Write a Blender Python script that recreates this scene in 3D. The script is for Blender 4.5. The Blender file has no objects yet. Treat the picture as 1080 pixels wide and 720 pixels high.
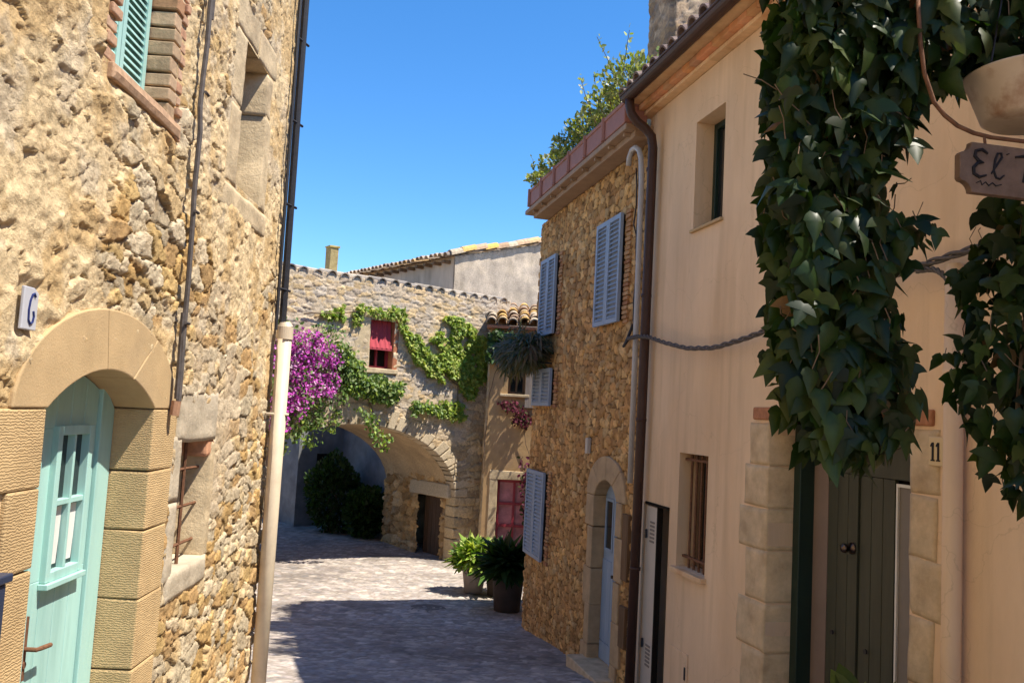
import bpy, bmesh, math, random
import numpy as np
from mathutils import Vector, Matrix
rad = math.radians
S = bpy.context.scene
COL = S.collection
# ------------------------------------------------------------------ camera
P, R = rad(4.77), math.atan(.054)
cp, sp, cr, sr = math.cos(P), math.sin(P), math.cos(R), math.sin(R)
fwd = Vector((0, cp, sp)); up0 = Vector((0, -sp, cp)); rt0 = Vector((1, 0, 0))
rt = rt0*cr + up0*sr; up = rt0*-sr + up0*cr
cam = bpy.data.objects.new('camera', bpy.data.cameras.new('camera')); COL.objects.link(cam)
cam.matrix_world = Matrix(((rt.x, up.x, -fwd.x, 0), (rt.y, up.y, -fwd.y, 0), (rt.z, up.z, -fwd.z, 0), (0, 0, 0, 1)))
cam.data.sensor_width = 36; cam.data.lens = 30; cam.data.clip_end = 2000; cam.data.clip_start = .05
S.camera = cam
# ------------------------------------------------------------------ sky, sun, exposure
SUN_EL, SUN_AZ = rad(61.3), math.atan2(.95, -.31)
w = bpy.data.worlds.new('World'); S.world = w; w.use_nodes = True
nt = w.node_tree; bg = nt.nodes['Background']
sky = nt.nodes.new('ShaderNodeTexSky'); sky.sky_type = 'NISHITA'; sky.sun_disc = False
sky.sun_elevation = SUN_EL; sky.sun_rotation = SUN_AZ; sky.air_density = .85; sky.dust_density = .0; sky.ozone_density = 4.0; sky.altitude = 100
hs = nt.nodes.new('ShaderNodeHueSaturation'); hs.inputs['Saturation'].default_value = 1.25; nt.links.new(sky.outputs[0], hs.inputs['Color']); nt.links.new(hs.outputs[0], bg.inputs[0]); bg.inputs[1].default_value = .125
ld = bpy.data.lights.new('sun', 'SUN'); ld.energy = 4.1; ld.angle = rad(.53); ld.color = (1, .93, .81)
so = bpy.data.objects.new('sun', ld); COL.objects.link(so)
sv = Vector((math.cos(SUN_EL)*math.sin(SUN_AZ), math.cos(SUN_EL)*math.cos(SUN_AZ), math.sin(SUN_EL)))
so.rotation_euler = sv.to_track_quat('Z', 'Y').to_euler()
S.view_settings.view_transform = 'Standard'; S.view_settings.look = 'None'; S.view_settings.gamma = 1
S.view_settings.use_curve_mapping = False; S.view_settings.exposure = 1.08
S.render.engine = 'CYCLES'
try:
    S.cycles.max_bounces = 8; S.cycles.diffuse_bounces = 6; S.cycles.transmission_bounces = 4
except Exception: pass

# ------------------------------------------------------------------ frames: s along the wall, d into the building, z up
class Fr:
    def __init__(s, o, t, n): s.o = np.array(o, float); s.t = np.array(t, float); s.n = np.array(n, float)
    def __call__(s, a, d, z):
        a, d, z = np.broadcast_arrays(np.asarray(a, float), np.asarray(d, float), np.asarray(z, float))
        p = s.o + a[..., None]*s.t + d[..., None]*s.n
        p = p.copy(); p[..., 2] += z
        return p
FL = Fr((-1.499, -.059, 0), (-.0396, .9992, 0), (-.9992, -.0396, 0))
FR = Fr((3.116, .729, 0), (-.2278, .9737, 0), (.9737, .2278, 0))
FA = Fr((-1.02, 17.81, 0), (.79, .613, 0), (-.613, .79, 0))
FW = Fr((0, 0, 0), (1, 0, 0), (0, 1, 0))
def ground_z(y):
    return np.interp(y, [-40, 0, 3.5, 5, 9, 12.3, 15, 25, 200], [-1.5, -1.6, -1.95, -2.14, -2.68, -3.03, -3.1, -3.14, -3.2])

# ------------------------------------------------------------------ objects, names, tags
ORG = {}
def thing(name, label, cat, loc, group=None):
    o = bpy.data.objects.new(name, None); COL.objects.link(o); o.empty_display_size = .2
    o.location = [float(v) for v in loc]; o['label'] = label; o['category'] = cat
    if group: o['group'] = group
    ORG[o.name] = np.array(loc, float); return o
def tag(o, label, cat, group=None):
    o['label'] = label; o['category'] = cat
    if group: o['group'] = group
    return o
def mesh_obj(name, V, Fc, mat, parent=None, smooth=False, bev=0, recalc=True, col=None, origin=None):
    V = np.asarray(V, float).reshape(-1, 3)
    org = ORG[parent.name] if parent is not None else (np.array(origin, float) if origin is not None else np.zeros(3))
    me = bpy.data.meshes.new(name)
    me.from_pydata((V-org).tolist(), [], [tuple(int(i) for i in f) for f in Fc])
    if recalc:
        bm = bmesh.new(); bm.from_mesh(me); bmesh.ops.recalc_face_normals(bm, faces=bm.faces); bm.to_mesh(me); bm.free()
    if col is not None: set_col(me, col)
    if smooth: me.polygons.foreach_set('use_smooth', np.ones(len(me.polygons), bool))
    me.materials.append(mat)
    o = bpy.data.objects.new(name, me); COL.objects.link(o)
    if parent is not None: o.parent = parent
    else: o.location = [float(v) for v in org]
    ORG[o.name] = org
    if bev:
        m = o.modifiers.new('edge', 'BEVEL'); m.width = bev; m.segments = 2; m.limit_method = 'ANGLE'; m.angle_limit = rad(40)
    return o
def set_col(me, col):
    a = me.color_attributes.new('Col', 'FLOAT_COLOR', 'POINT')
    c = np.ones((len(me.vertices), 4), np.float32); c[:, :3] = col
    a.data.foreach_set('color', c.ravel())
def quad_obj(name, V, Q, mat, parent=None, smooth=True, col=None, origin=None):
    """fast path for big all-quad / all-tri meshes"""
    V = np.asarray(V, float).reshape(-1, 3); Q = np.asarray(Q, np.int32)
    org = ORG[parent.name] if parent is not None else (np.array(origin, float) if origin is not None else np.zeros(3))
    me = bpy.data.meshes.new(name); k = Q.shape[1]
    me.vertices.add(len(V)); me.vertices.foreach_set('co', (V-org).astype(np.float32).ravel())
    me.loops.add(Q.size); me.loops.foreach_set('vertex_index', Q.ravel())
    me.polygons.add(len(Q)); me.polygons.foreach_set('loop_start', np.arange(0, Q.size, k, dtype=np.int32))
    me.polygons.foreach_set('use_smooth', np.full(len(Q), smooth, bool))
    me.update(calc_edges=True)
    if col is not None: set_col(me, col)
    me.materials.append(mat)
    o = bpy.data.objects.new(name, me); COL.objects.link(o)
    if parent is not None: o.parent = parent
    else: o.location = [float(v) for v in org]
    ORG[o.name] = org
    return o

class MB:
    def __init__(s, fr=FW): s.f = fr; s.V = []; s.F = []; s.C = []
    def add(s, V, Fc, c=None):
        b = len(s.V); V = [tuple(v) for v in np.asarray(V, float).reshape(-1, 3)]
        s.V += V; s.F += [tuple(i+b for i in f) for f in Fc]; s.C += [c if c is not None else (1, 1, 1)]*len(V); return s
    def box(s, a0, a1, d0, d1, z0, z1, c=None):
        a = np.array([a0, a1, a1, a0]*2); d = np.array([d0, d0, d1, d1]*2); z = np.array([z0]*4+[z1]*4)
        return s.add(s.f(a, d, z), [(0, 1, 2, 3), (4, 5, 6, 7), (0, 1, 5, 4), (1, 2, 6, 5), (2, 3, 7, 6), (3, 0, 4, 7)], c)
    def jbox(s, a0, a1, d0, d1, z0, z1, j=.006, c=None):
        a = np.array([a0, a1, a1, a0]*2); d = np.array([d0, d0, d1, d1]*2); z = np.array([z0]*4+[z1]*4)
        r = np.random.RandomState(int(abs(a0*977+z0*1313+d0*71)*10) % 99999)
        a = a+r.uniform(-j, j, 8); d = d+r.uniform(-j, j, 8)*.5; z = z+r.uniform(-j, j, 8)
        return s.add(s.f(a, d, z), [(0, 1, 2, 3), (4, 5, 6, 7), (0, 1, 5, 4), (1, 2, 6, 5), (2, 3, 7, 6), (3, 0, 4, 7)], c)
    def rough(s, a0, a1, d0, d1, z0, z1, amp=.006, rnd=.009, c=None, res=.022, j=.010):
        """a hewn stone: bumpy front, worn edges, wandering outline"""
        sd = int(abs(a0*977+z0*1313)*10) % 9999; na = max(3, int((a1-a0)/res)+1); nz = max(3, int((z1-z0)/res)+1)
        A, Z = np.meshgrid(np.linspace(0, 1, na), np.linspace(0, 1, nz), indexing='ij'); a = a0+A*(a1-a0); z = z0+Z*(z1-z0)
        e = np.minimum(np.minimum(a-a0, a1-a), np.minimum(z-z0, z1-z)); w_ = (fbm(a*9+sd, z*9, sd, 3)-.5)
        ed_ = (e < res*.5)
        d = d0+(fbm(a*14+sd, z*14, sd+3, 5)-.5)*2*amp+np.maximum(0, 1-e/rnd)**2*rnd*.8+(fbm(a*3+sd, z*3, sd+8, 2)-.5)*amp*1.5
        a2 = a+(vn(z*5+sd, a*0+sd, sd+5)-.5)*j*2*np.where(A < .5, 1-A*2, A*2-1); z2 = z+(vn(a*5+sd, a*0+sd, sd+6)-.5)*j*2*np.where(Z < .5, 1-Z*2, Z*2-1)
        V = s.f(a2, d, z2).reshape(-1, 3); i = np.arange(na*nz).reshape(na, nz)
        Q = np.stack([i[:-1, :-1], i[1:, :-1], i[1:, 1:], i[:-1, 1:]], -1).reshape(-1, 4).tolist()
        ring = list(i[:, 0])+list(i[-1, 1:])+list(i[::-1, -1][1:])+list(i[0, ::-1][1:-1]); n0 = len(V)
        B = s.f(a2.ravel()[ring], d1, z2.ravel()[ring]); m = len(ring)
        Q += [(ring[k], ring[(k+1) % m], n0+(k+1) % m, n0+k) for k in range(m)]
        return s.add(np.concatenate([V, B]), Q, c)
    def prism(s, poly, d0, d1, c=None):
        """poly: list of (s,z), extruded from d0 to d1"""
        n = len(poly); a = np.array([p[0] for p in poly]*2); z = np.array([p[1] for p in poly]*2); d = np.array([d0]*n+[d1]*n)
        return s.add(s.f(a, d, z), [tuple(range(n)), tuple(range(n, 2*n))]+[(i, (i+1) % n, n+(i+1) % n, n+i) for i in range(n)], c)
    def quad(s, p0, p1, p2, p3, c=None): return s.add([p0, p1, p2, p3], [(0, 1, 2, 3)], c)
    def tube(s, pts, r, n=8, c=None, cap=True):
        """pts world coords; r scalar or list"""
        pts = [Vector(p) for p in pts]; m = len(pts); rr = r if hasattr(r, '__len__') else [r]*m
        V = []; prev = None
        for i, p in enumerate(pts):
            t = (pts[min(i+1, m-1)]-pts[max(i-1, 0)]).normalized()
            if prev is None:
                a = Vector((0, 0, 1)) if abs(t.z) < .9 else Vector((1, 0, 0)); u = t.cross(a).normalized()
            else: u = (prev-t*prev.dot(t)).normalized()
            prev = u; v = t.cross(u)
            for k in range(n):
                g = 2*math.pi*k/n; V.append(p+(u*math.cos(g)+v*math.sin(g))*rr[i])
        Fc = [(i*n+k, i*n+(k+1) % n, (i+1)*n+(k+1) % n, (i+1)*n+k) for i in range(m-1) for k in range(n)]
        if cap: Fc += [tuple(range(n))[::-1], tuple((m-1)*n+k for k in range(n))]
        return s.add(V, Fc, c)
    def lathe(s, c0, prof, n=24, c=None, closed=False):
        V = []; c0 = np.array(c0, float)
        for r, z in prof:
            for k in range(n):
                g = 2*math.pi*k/n; V.append(c0+np.array([r*math.cos(g), r*math.sin(g), z]))
        m = len(prof); Fc = [(i*n+k, i*n+(k+1) % n, (i+1)*n+(k+1) % n, (i+1)*n+k) for i in range(m-1) for k in range(n)]
        if closed: Fc += [tuple(range(n))[::-1], tuple((m-1)*n+k for k in range(n))]
        return s.add(V, Fc, c)
    def build(s, name, mat, parent=None, smooth=False, bev=0, recalc=True, origin=None):
        return mesh_obj(name, s.V, s.F, mat, parent, smooth, bev, recalc, np.array(s.C), origin)

# ------------------------------------------------------------------ numpy noise
def hsh(ix, iy, seed):
    with np.errstate(over='ignore'):
        h = (ix.astype(np.int64)*374761393+iy.astype(np.int64)*668265263+seed*2246822519) & 0xffffffff
        h = ((h ^ (h >> 13))*1274126177) & 0xffffffff
        h = ((h ^ (h >> 16))*2654435761) & 0xffffffff
        h = h ^ (h >> 15)
    return (h & 0xffffff)/float(0x1000000)
def vn(x, y, seed=0):
    ix = np.floor(x); iy = np.floor(y); fx = x-ix; fy = y-iy; fx = fx*fx*(3-2*fx); fy = fy*fy*(3-2*fy)
    a = hsh(ix, iy, seed); b = hsh(ix+1, iy, seed); c = hsh(ix, iy+1, seed); d = hsh(ix+1, iy+1, seed)
    return (a*(1-fx)+b*fx)*(1-fy)+(c*(1-fx)+d*fx)*fy
def fbm(x, y, seed=0, o=4):
    t = 0; a = .5; n = 0
    for i in range(o): t = t+a*vn(x*2**i+i*7.3, y*2**i+i*3.1, seed+i); n += a; a *= .5
    return t/n
def sm(e0, e1, x): t = np.clip((x-e0)/(e1-e0), 0, 1); return t*t*(3-2*t)
def voro(x, y, seed, p=2.5, jit=.85):
    ix = np.floor(x); iy = np.floor(y); F1 = np.full(x.shape, 9.); F2 = F1.copy(); I = np.zeros(x.shape); DX = I.copy(); DY = I.copy()
    for i in (-1, 0, 1):
        for j in (-1, 0, 1):
            cx = ix+i; cy = iy+j
            dx = x-(cx+.5+(hsh(cx, cy, seed)-.5)*jit); dy = y-(cy+.5+(hsh(cx, cy, seed+11)-.5)*jit)
            d = (np.abs(dx)**p+np.abs(dy)**p)**(1/p); near = d < F1
            F2 = np.where(near, F1, np.minimum(F2, d)); I = np.where(near, hsh(cx, cy, seed+23), I)
            DX = np.where(near, dx, DX); DY = np.where(near, dy, DY); F1 = np.where(near, d, F1)
    return F1, F2, I, DX, DY
def pick(I, pal):
    pal = np.array(pal); k = (I*len(pal)).astype(int) % len(pal); return pal[k]
def rubble(s, z, seed, w, h, amp, pal, mortar_col, mortar_lvl, mortar_amp=.012, warp=.35, p=2.5, gap=.2, tilt=.25, wf=.28, dome=.05, ra=.75):
    """stones in a wall: returns relief (m, positive = out) and own colour"""
    wx = (fbm(s/w*1.3, z/h*1.3, seed+5)-.5)*warp*2+(fbm(s/w*5, z/h*5, seed+6)-.5)*wf
    wy = (fbm(s/w*1.3+9, z/h*1.3, seed+7)-.5)*warp*2+(fbm(s/w*5+4, z/h*5, seed+8)-.5)*wf
    F1, F2, I, DX, DY = voro(s/w+wx, z/h+wy, seed, p)
    e = F2-F1; r2 = (I*7919) % 1; r3 = (I*104729) % 1; r4 = (I*1299721) % 1
    body = sm(.01, gap, e)
    st = amp*(body*(.45+.55*r2)+dome*np.clip(e, 0, .8)+tilt*2.2*((r3-.5)*DX+(r4-.5)*DY)*body)
    rough = fbm(s*16, z*16, seed+31, 6)-.5
    ridge = 1-np.abs(fbm(s*9+3, z*11, seed+33, 5)-.5)*7
    pit = vn(s*60, z*60, seed+37)
    st = st+rough*amp*ra-sm(.6, 1, ridge)*amp*.28*ra-(pit > .78)*(pit-.78)*amp*1.6
    mo = mortar_lvl+(fbm(s*9, z*9, seed+41, 5)-.5)*mortar_amp*2.4
    k = sm(-.004, .006, st-mo)
    H = np.maximum(st, mo)
    c = pick(r3, pal)*(0.74+.52*r4)[..., None]
    sp_ = fbm(s*30, z*30, seed+53, 4); c = c*(0.78+.44*sp_)[..., None]
    lich = sm(.56, .7, fbm(s*7+3, z*7, seed+59, 4))[..., None]; c = c*(1-lich*.35)+np.array(mortar_col)*lich*.35
    mc = np.array(mortar_col)*(0.7+.6*fbm(s*14, z*14, seed+61, 5))[..., None]
    return H, c*k[..., None]+mc*(1-k[..., None])
def hfield(name, fr, patches, style, mat, parent, hole=None, flat=None, skirt=.3, base=0.):
    Vs = []; Qs = []; Cs = []; off = 0
    for (s0, s1, z0, z1, res) in patches:
        ns = max(2, int(round((s1-s0)/res))+1); nz = max(2, int(round((z1-z0)/res))+1)
        s, z = np.meshgrid(np.linspace(s0, s1, ns), np.linspace(z0, z1, nz), indexing='ij')
        H, c = style(s, z)
        if flat is not None:
            m = flat(s, z); H = H*(1-m)+.004*m
        d = base-H; d = d.copy()
        if skirt:
            ss = s.copy(); zz = z.copy()
            d[0, :] = skirt; d[-1, :] = skirt; d[:, 0] = skirt; d[:, -1] = skirt
            ss[0, :] = s[1, :]; ss[-1, :] = s[-2, :]; s = ss
        V = fr(s, d, z).reshape(-1, 3)
        i = np.arange(ns*nz).reshape(ns, nz)
        Q = np.stack([i[:-1, :-1], i[1:, :-1], i[1:, 1:], i[:-1, 1:]], -1).reshape(-1, 4)
        if hole is not None:
            sc = s.ravel()[Q].mean(1); zc = z.ravel()[Q].mean(1); Q = Q[~hole(sc, zc)]
        Vs.append(V); Qs.append(Q+off); Cs.append(c.reshape(-1, 3)); off += len(V)
    V = np.concatenate(Vs); Q = np.concatenate(Qs); C = np.concatenate(Cs)
    # face the street
    a = V[Q[0, 1]]-V[Q[0, 0]]; n = np.cross(V[Q[len(Q)//2, 1]]-V[Q[len(Q)//2, 0]], V[Q[len(Q)//2, 2]]-V[Q[len(Q)//2, 0]])
    if np.dot(n, -fr.n) < 0: Q = Q[:, ::-1]
    used = np.zeros(len(V), bool); used[Q.ravel()] = True; rm = np.cumsum(used)-1
    return quad_obj(name, V[used], rm[Q], mat, parent, True, C[used])

# ------------------------------------------------------------------ materials
MATS = {}
def mat(name, base=(.5, .5, .5), rough=.85, attr=False, var=.2, vscale=3., bump=.0, bscale=40., spec=.3, metal=0, stain=None, stain_scale=1.2,
        stretch=(1, 1, 1), wave=None, transl=0, fine=0, fscale=160, emis=None):
    if name in MATS: return MATS[name]
    m = bpy.data.materials.new(name); m.use_nodes = True; n = m.node_tree.nodes; L = m.node_tree.links
    b = n['Principled BSDF']; out = n['Material Output']
    tc = n.new('ShaderNodeTexCoord'); mp = n.new('ShaderNodeMapping'); mp.inputs['Scale'].default_value = stretch; L.new(tc.outputs['Object'], mp.inputs[0])
    nz = n.new('ShaderNodeTexNoise'); nz.inputs['Scale'].default_value = vscale; nz.inputs['Detail'].default_value = 8; nz.inputs['Roughness'].default_value = .65; L.new(mp.outputs[0], nz.inputs[0])
    mr = n.new('ShaderNodeMapRange'); mr.inputs[1].default_value = .3; mr.inputs[2].default_value = .7; mr.inputs[3].default_value = 1-var; mr.inputs[4].default_value = 1+var; L.new(nz.outputs[0], mr.inputs[0])
    if attr:
        at = n.new('ShaderNodeAttribute'); at.attribute_name = 'Col'; src = at.outputs[0]
        if attr == 'mul':
            mm = n.new('ShaderNodeMix'); mm.data_type = 'RGBA'; mm.blend_type = 'MULTIPLY'; mm.inputs[0].default_value = 1; mm.inputs[7].default_value = (*base, 1); L.new(src, mm.inputs[6]); src = mm.outputs[2]
    else:
        rg = n.new('ShaderNodeRGB'); rg.outputs[0].default_value = (*base, 1); src = rg.outputs[0]
    if stain is not None:
        n2 = n.new('ShaderNodeTexNoise'); n2.inputs['Scale'].default_value = stain_scale; n2.inputs['Detail'].default_value = 6; n2.inputs['Roughness'].default_value = .6; L.new(mp.outputs[0], n2.inputs[0])
        r2 = n.new('ShaderNodeMapRange'); r2.inputs[1].default_value = .48; r2.inputs[2].default_value = .68; r2.inputs[3].default_value = 0; r2.inputs[4].default_value = .8; L.new(n2.outputs[0], r2.inputs[0])
        mx = n.new('ShaderNodeMix'); mx.data_type = 'RGBA'; L.new(r2.outputs[0], mx.inputs[0]); L.new(src, mx.inputs[6]); mx.inputs[7].default_value = (*stain, 1); src = mx.outputs[2]
    if name == 'peach_plaster':
        m5 = n.new('ShaderNodeMapping'); m5.inputs['Scale'].default_value = (1, 1, .07); L.new(tc.outputs['Object'], m5.inputs[0])
        n5 = n.new('ShaderNodeTexNoise'); n5.inputs['Scale'].default_value = 9; n5.inputs['Detail'].default_value = 6; L.new(m5.outputs[0], n5.inputs[0])
        r5 = n.new('ShaderNodeMapRange'); r5.inputs[1].default_value = .52; r5.inputs[2].default_value = .72; r5.inputs[3].default_value = 0; r5.inputs[4].default_value = .45; L.new(n5.outputs[0], r5.inputs[0])
        x5 = n.new('ShaderNodeMix'); x5.data_type = 'RGBA'; L.new(r5.outputs[0], x5.inputs[0]); L.new(src, x5.inputs[6]); x5.inputs[7].default_value = (.52, .36, .22, 1); src = x5.outputs[2]
        v6 = n.new('ShaderNodeTexVoronoi'); v6.feature = 'DISTANCE_TO_EDGE'; v6.inputs['Scale'].default_value = .9
        d6 = n.new('ShaderNodeTexNoise'); d6.inputs['Scale'].default_value = 3; d6.inputs['Detail'].default_value = 8; L.new(tc.outputs['Object'], d6.inputs[0])
        a6 = n.new('ShaderNodeVectorMath'); a6.operation = 'MULTIPLY_ADD'; a6.inputs[1].default_value = (.5, .5, .5); L.new(d6.outputs['Color'], a6.inputs[0]); L.new(tc.outputs['Object'], a6.inputs[2]); L.new(a6.outputs[0], v6.inputs[0])
        r6 = n.new('ShaderNodeMapRange'); r6.inputs[1].default_value = .0; r6.inputs[2].default_value = .004; r6.inputs[3].default_value = .25; r6.inputs[4].default_value = 0; L.new(v6.outputs['Distance'], r6.inputs[0])
        g6 = n.new('ShaderNodeMath'); g6.operation = 'MULTIPLY'; L.new(r6.outputs[0], g6.inputs[0]); L.new(mr.outputs[0], g6.inputs[1]); 
        x6 = n.new('ShaderNodeMix'); x6.data_type = 'RGBA'; L.new(g6.outputs[0], x6.inputs[0]); L.new(src, x6.inputs[6]); x6.inputs[7].default_value = (.30, .20, .12, 1); src = x6.outputs[2]
    hv = n.new('ShaderNodeVectorMath'); hv.operation = 'SCALE'; L.new(src, hv.inputs[0]); L.new(mr.outputs[0], hv.inputs['Scale'])
    L.new(hv.outputs[0], b.inputs['Base Color'])
    b.inputs['Roughness'].default_value = rough; b.inputs['Metallic'].default_value = metal; b.inputs['Specular IOR Level'].default_value = spec
    if bump or wave:
        n3 = n.new('ShaderNodeTexNoise'); n3.inputs['Scale'].default_value = bscale; n3.inputs['Detail'].default_value = 8; n3.inputs['Roughness'].default_value = .7; L.new(mp.outputs[0], n3.inputs[0])
        bp = n.new('ShaderNodeBump'); bp.inputs['Strength'].default_value = 1; bp.inputs['Distance'].default_value = bump; L.new(n3.outputs[0], bp.inputs['Height'])
        if wave:
            wv = n.new('ShaderNodeTexWave'); wv.bands_direction = wave[0]; wv.inputs['Scale'].default_value = wave[1]; wv.inputs['Distortion'].default_value = wave[2]; wv.inputs['Detail'].default_value = 3; wv.inputs['Detail Scale'].default_value = 2.2
            L.new(mp.outputs[0], wv.inputs[0]); b2 = n.new('ShaderNodeBump'); b2.inputs['Strength'].default_value = 1; b2.inputs['Distance'].default_value = wave[3]
            L.new(wv.outputs['Fac' if 'Fac' in wv.outputs else 1], b2.inputs['Height']); L.new(bp.outputs[0], b2.inputs['Normal']); L.new(b2.outputs[0], b.inputs['Normal'])
        else: L.new(bp.outputs[0], b.inputs['Normal'])
    if transl:
        tr = n.new('ShaderNodeBsdfTranslucent'); h2 = n.new('ShaderNodeVectorMath'); h2.operation = 'MULTIPLY'; h2.inputs[1].default_value = (1.5, 1.7, .5) if transl > 0 else (1.3, .8, 1.3)
        L.new(hv.outputs[0], h2.inputs[0]); L.new(h2.outputs[0], tr.inputs[0]); ms = n.new('ShaderNodeMixShader'); ms.inputs[0].default_value = abs(transl)
        L.new(b.outputs[0], ms.inputs[1]); L.new(tr.outputs[0], ms.inputs[2]); L.new(ms.outputs[0], out.inputs[0])
    MATS[name] = m; return m
M_rub = mat('rubble_stone', attr=True, var=.25, vscale=30, bump=.010, bscale=80, rough=.95, spec=.15)
M_brown = mat('brown_rubble', attr=True, var=.2, vscale=30, bump=.005, bscale=70, rough=.95, spec=.15)
M_cob = mat('cobbles', attr=True, var=.18, vscale=16, bump=.004, bscale=60, rough=.75, spec=.35)
M_dress = mat('dressed_sandstone', (.51, .355, .18), var=.14, vscale=6, bump=.002, bscale=120, rough=.9, spec=.2, wave=('Z', 30, 7, .0016), stain=(.44, .30, .15))
M_smooth = mat('smooth_sandstone', (.50, .35, .185), var=.12, vscale=5, bump=.0025, bscale=110, rough=.9, spec=.2, stain=(.40, .29, .17))
M_pale = mat('pale_stone', (.55, .43, .27), var=.22, vscale=7, bump=.008, bscale=45, rough=.93, spec=.15, stain=(.36, .27, .17), stain_scale=4)
M_render = mat('old_lime_render', (.50, .42, .31), var=.2, vscale=9, bump=.006, bscale=50, rough=.95, spec=.1, stain=(.36, .3, .22), stain_scale=5)
M_brick = mat('brick', (.36, .20, .12), attr='mul', var=.25, vscale=22, bump=.004, bscale=60, rough=.93, spec=.15)
M_plaster = mat('peach_plaster', (.735, .53, .345), var=.10, vscale=2.2, bump=.003, bscale=40, rough=.93, spec=.15, stain=(.67, .46, .28), stain_scale=1.3, stretch=(1, 1, .3))
M_quoin = mat('quoin_stone', (.58, .44, .28), var=.2, vscale=8, bump=.006, bscale=40, rough=.92, spec=.15, stain=(.46, .33, .2), stain_scale=5)
M_teal = mat('teal_paint', (.37, .60, .55), var=.13, vscale=9, bump=.0012, bscale=80, rough=.5, spec=.4, stain=(.26, .45, .41), stain_scale=18, stretch=(1, 1, .12))
M_lilac = mat('lilac_blue_paint', (.29, .355, .45), var=.1, vscale=6, bump=.001, rough=.55, spec=.4)
M_bluedoor = mat('grey_blue_paint', (.26, .34, .44), var=.12, vscale=6, bump=.001, rough=.5, spec=.4, stretch=(1, 1, .2))
M_green = mat('dark_green_paint', (.05, .052, .033), var=.25, vscale=10, bump=.001, bscale=60, rough=.5, spec=.35, stretch=(1, 1, .1))
M_dkgreen = mat('bottle_green_paint', (.012, .03, .022), var=.15, rough=.4, spec=.4)
M_iron = mat('black_iron', (.02, .02, .025), var=.3, vscale=30, rough=.55, spec=.4, bump=.0008, bscale=200)
M_rust = mat('rusty_iron', (.16, .075, .04), var=.35, vscale=40, rough=.85, spec=.25, bump=.0015, bscale=150)
M_brownmetal = mat('brown_painted_metal', (.055, .026, .018), var=.15, vscale=8, rough=.5, spec=.3)
M_creampipe = mat('cream_pipe', (.60, .50, .36), var=.08, vscale=8, rough=.5, spec=.4, stain=(.5, .4, .28), stain_scale=5)
M_white = mat('white_paint', (.52, .46, .39), var=.06, vscale=6, rough=.5, spec=.4)
M_greypipe = mat('grey_plastic', (.46, .44, .43), var=.1, vscale=8, rough=.5, spec=.4)
M_glass = mat('window_glass', (.015, .018, .02), var=.1, rough=.06, spec=.7)
M_curtain = mat('lace_curtain', (.7, .68, .64), var=.1, rough=.9)
M_dark = mat('dark_interior', (.02, .016, .013), var=.2, rough=.95, spec=.05)
M_tile = mat('clay_tiles', (1, 1, 1), attr=True, var=.3, vscale=14, bump=.006, bscale=50, rough=.92, spec=.15)
M_slab = mat('terrace_soffit', (.36, .25, .17), var=.15, vscale=5, bump=.003, rough=.9)
M_trough = mat('terracotta_trough', (.36, .17, .135), var=.12, vscale=6, bump=.001, rough=.7, spec=.3)
M_cable = mat('bundled_cable', (.10, .085, .078), var=.3, vscale=30, rough=.7)
M_wood = mat('old_wood', (.17, .105, .06), var=.3, vscale=8, bump=.003, bscale=40, rough=.9, spec=.1, stretch=(3, 3, .25))
M_greywood = mat('weathered_wood', (.30, .25, .21), var=.3, vscale=8, bump=.003, bscale=40, rough=.9, spec=.1, stretch=(3, 3, .25))
M_red = mat('red_paint', (.28, .03, .045), var=.15, rough=.5, spec=.4)
M_pinkglass = mat('pink_curtained_glass', (.42, .17, .19), var=.35, vscale=5, rough=.25, spec=.5)
M_redblind = mat('faded_red_blind', (.40, .06, .075), var=.12, vscale=6, rough=.85, stretch=(6, 6, 1))
M_grend = mat('grey_render', (.50, .41, .32), var=.2, vscale=3, bump=.005, bscale=30, rough=.95, spec=.1, stain=(.32, .26, .20), stain_scale=2.2, stretch=(1, 1, .3))
M_ochre = mat('ochre_render', (.47, .31, .155), var=.15, vscale=4, bump=.004, bscale=30, rough=.95, spec=.1, stain=(.36, .24, .14), stain_scale=1.6)
M_bluewall = mat('blue_grey_wash', (.21, .215, .225), var=.25, vscale=3, bump=.004, bscale=25, rough=.95, spec=.1, stain=(.14, .14, .15), stain_scale=1.1)
M_brownwall = mat('brown_render', (.34, .20, .12), var=.2, vscale=3, bump=.004, bscale=25, rough=.95, spec=.1, stain=(.25, .15, .09), stain_scale=1.1)
M_ground = mat('ground_dirt', (.26, .22, .18), var=.2, vscale=2, bump=.01, bscale=20, rough=.95)
M_leaf = mat('vine_leaf', attr=True, var=.2, vscale=30, rough=.42, spec=.28, transl=.25)
M_ivy = mat('climber_leaf', attr=True, var=.15, vscale=20, rough=.5, spec=.35, transl=.3)
M_boug = mat('bougainvillea_bract', attr=True, var=.15, vscale=20, rough=.7, spec=.2, transl=-.35)
M_stem = mat('bark', (.14, .095, .06), var=.3, vscale=20, bump=.003, rough=.95)
M_enamel = mat('chipped_enamel', (.55, .44, .33), var=.1, vscale=6, rough=.45, spec=.4, stain=(.25, .11, .05), stain_scale=9)
M_sign = mat('weathered_sign_board', (.17, .11, .078), var=.3, vscale=14, bump=.002, bscale=60, rough=.85)
M_ink = mat('sign_lettering', (.012, .01, .012), var=.1, rough=.7)
M_plate = mat('enamel_plate', (.50, .50, .53), var=.06, rough=.35, spec=.5)
M_inkblue = mat('blue_numeral', (.02, .03, .12), var=.05, rough=.4)
M_plate11 = mat('ceramic_plate', (.62, .47, .27), var=.06, rough=.4, spec=.45)
M_navy = mat('navy_box_paint', (.03, .04, .075), var=.1, rough=.4, spec=.5)
M_brass = mat('aged_bronze', (.14, .10, .08), var=.2, rough=.3, metal=1)
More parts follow.
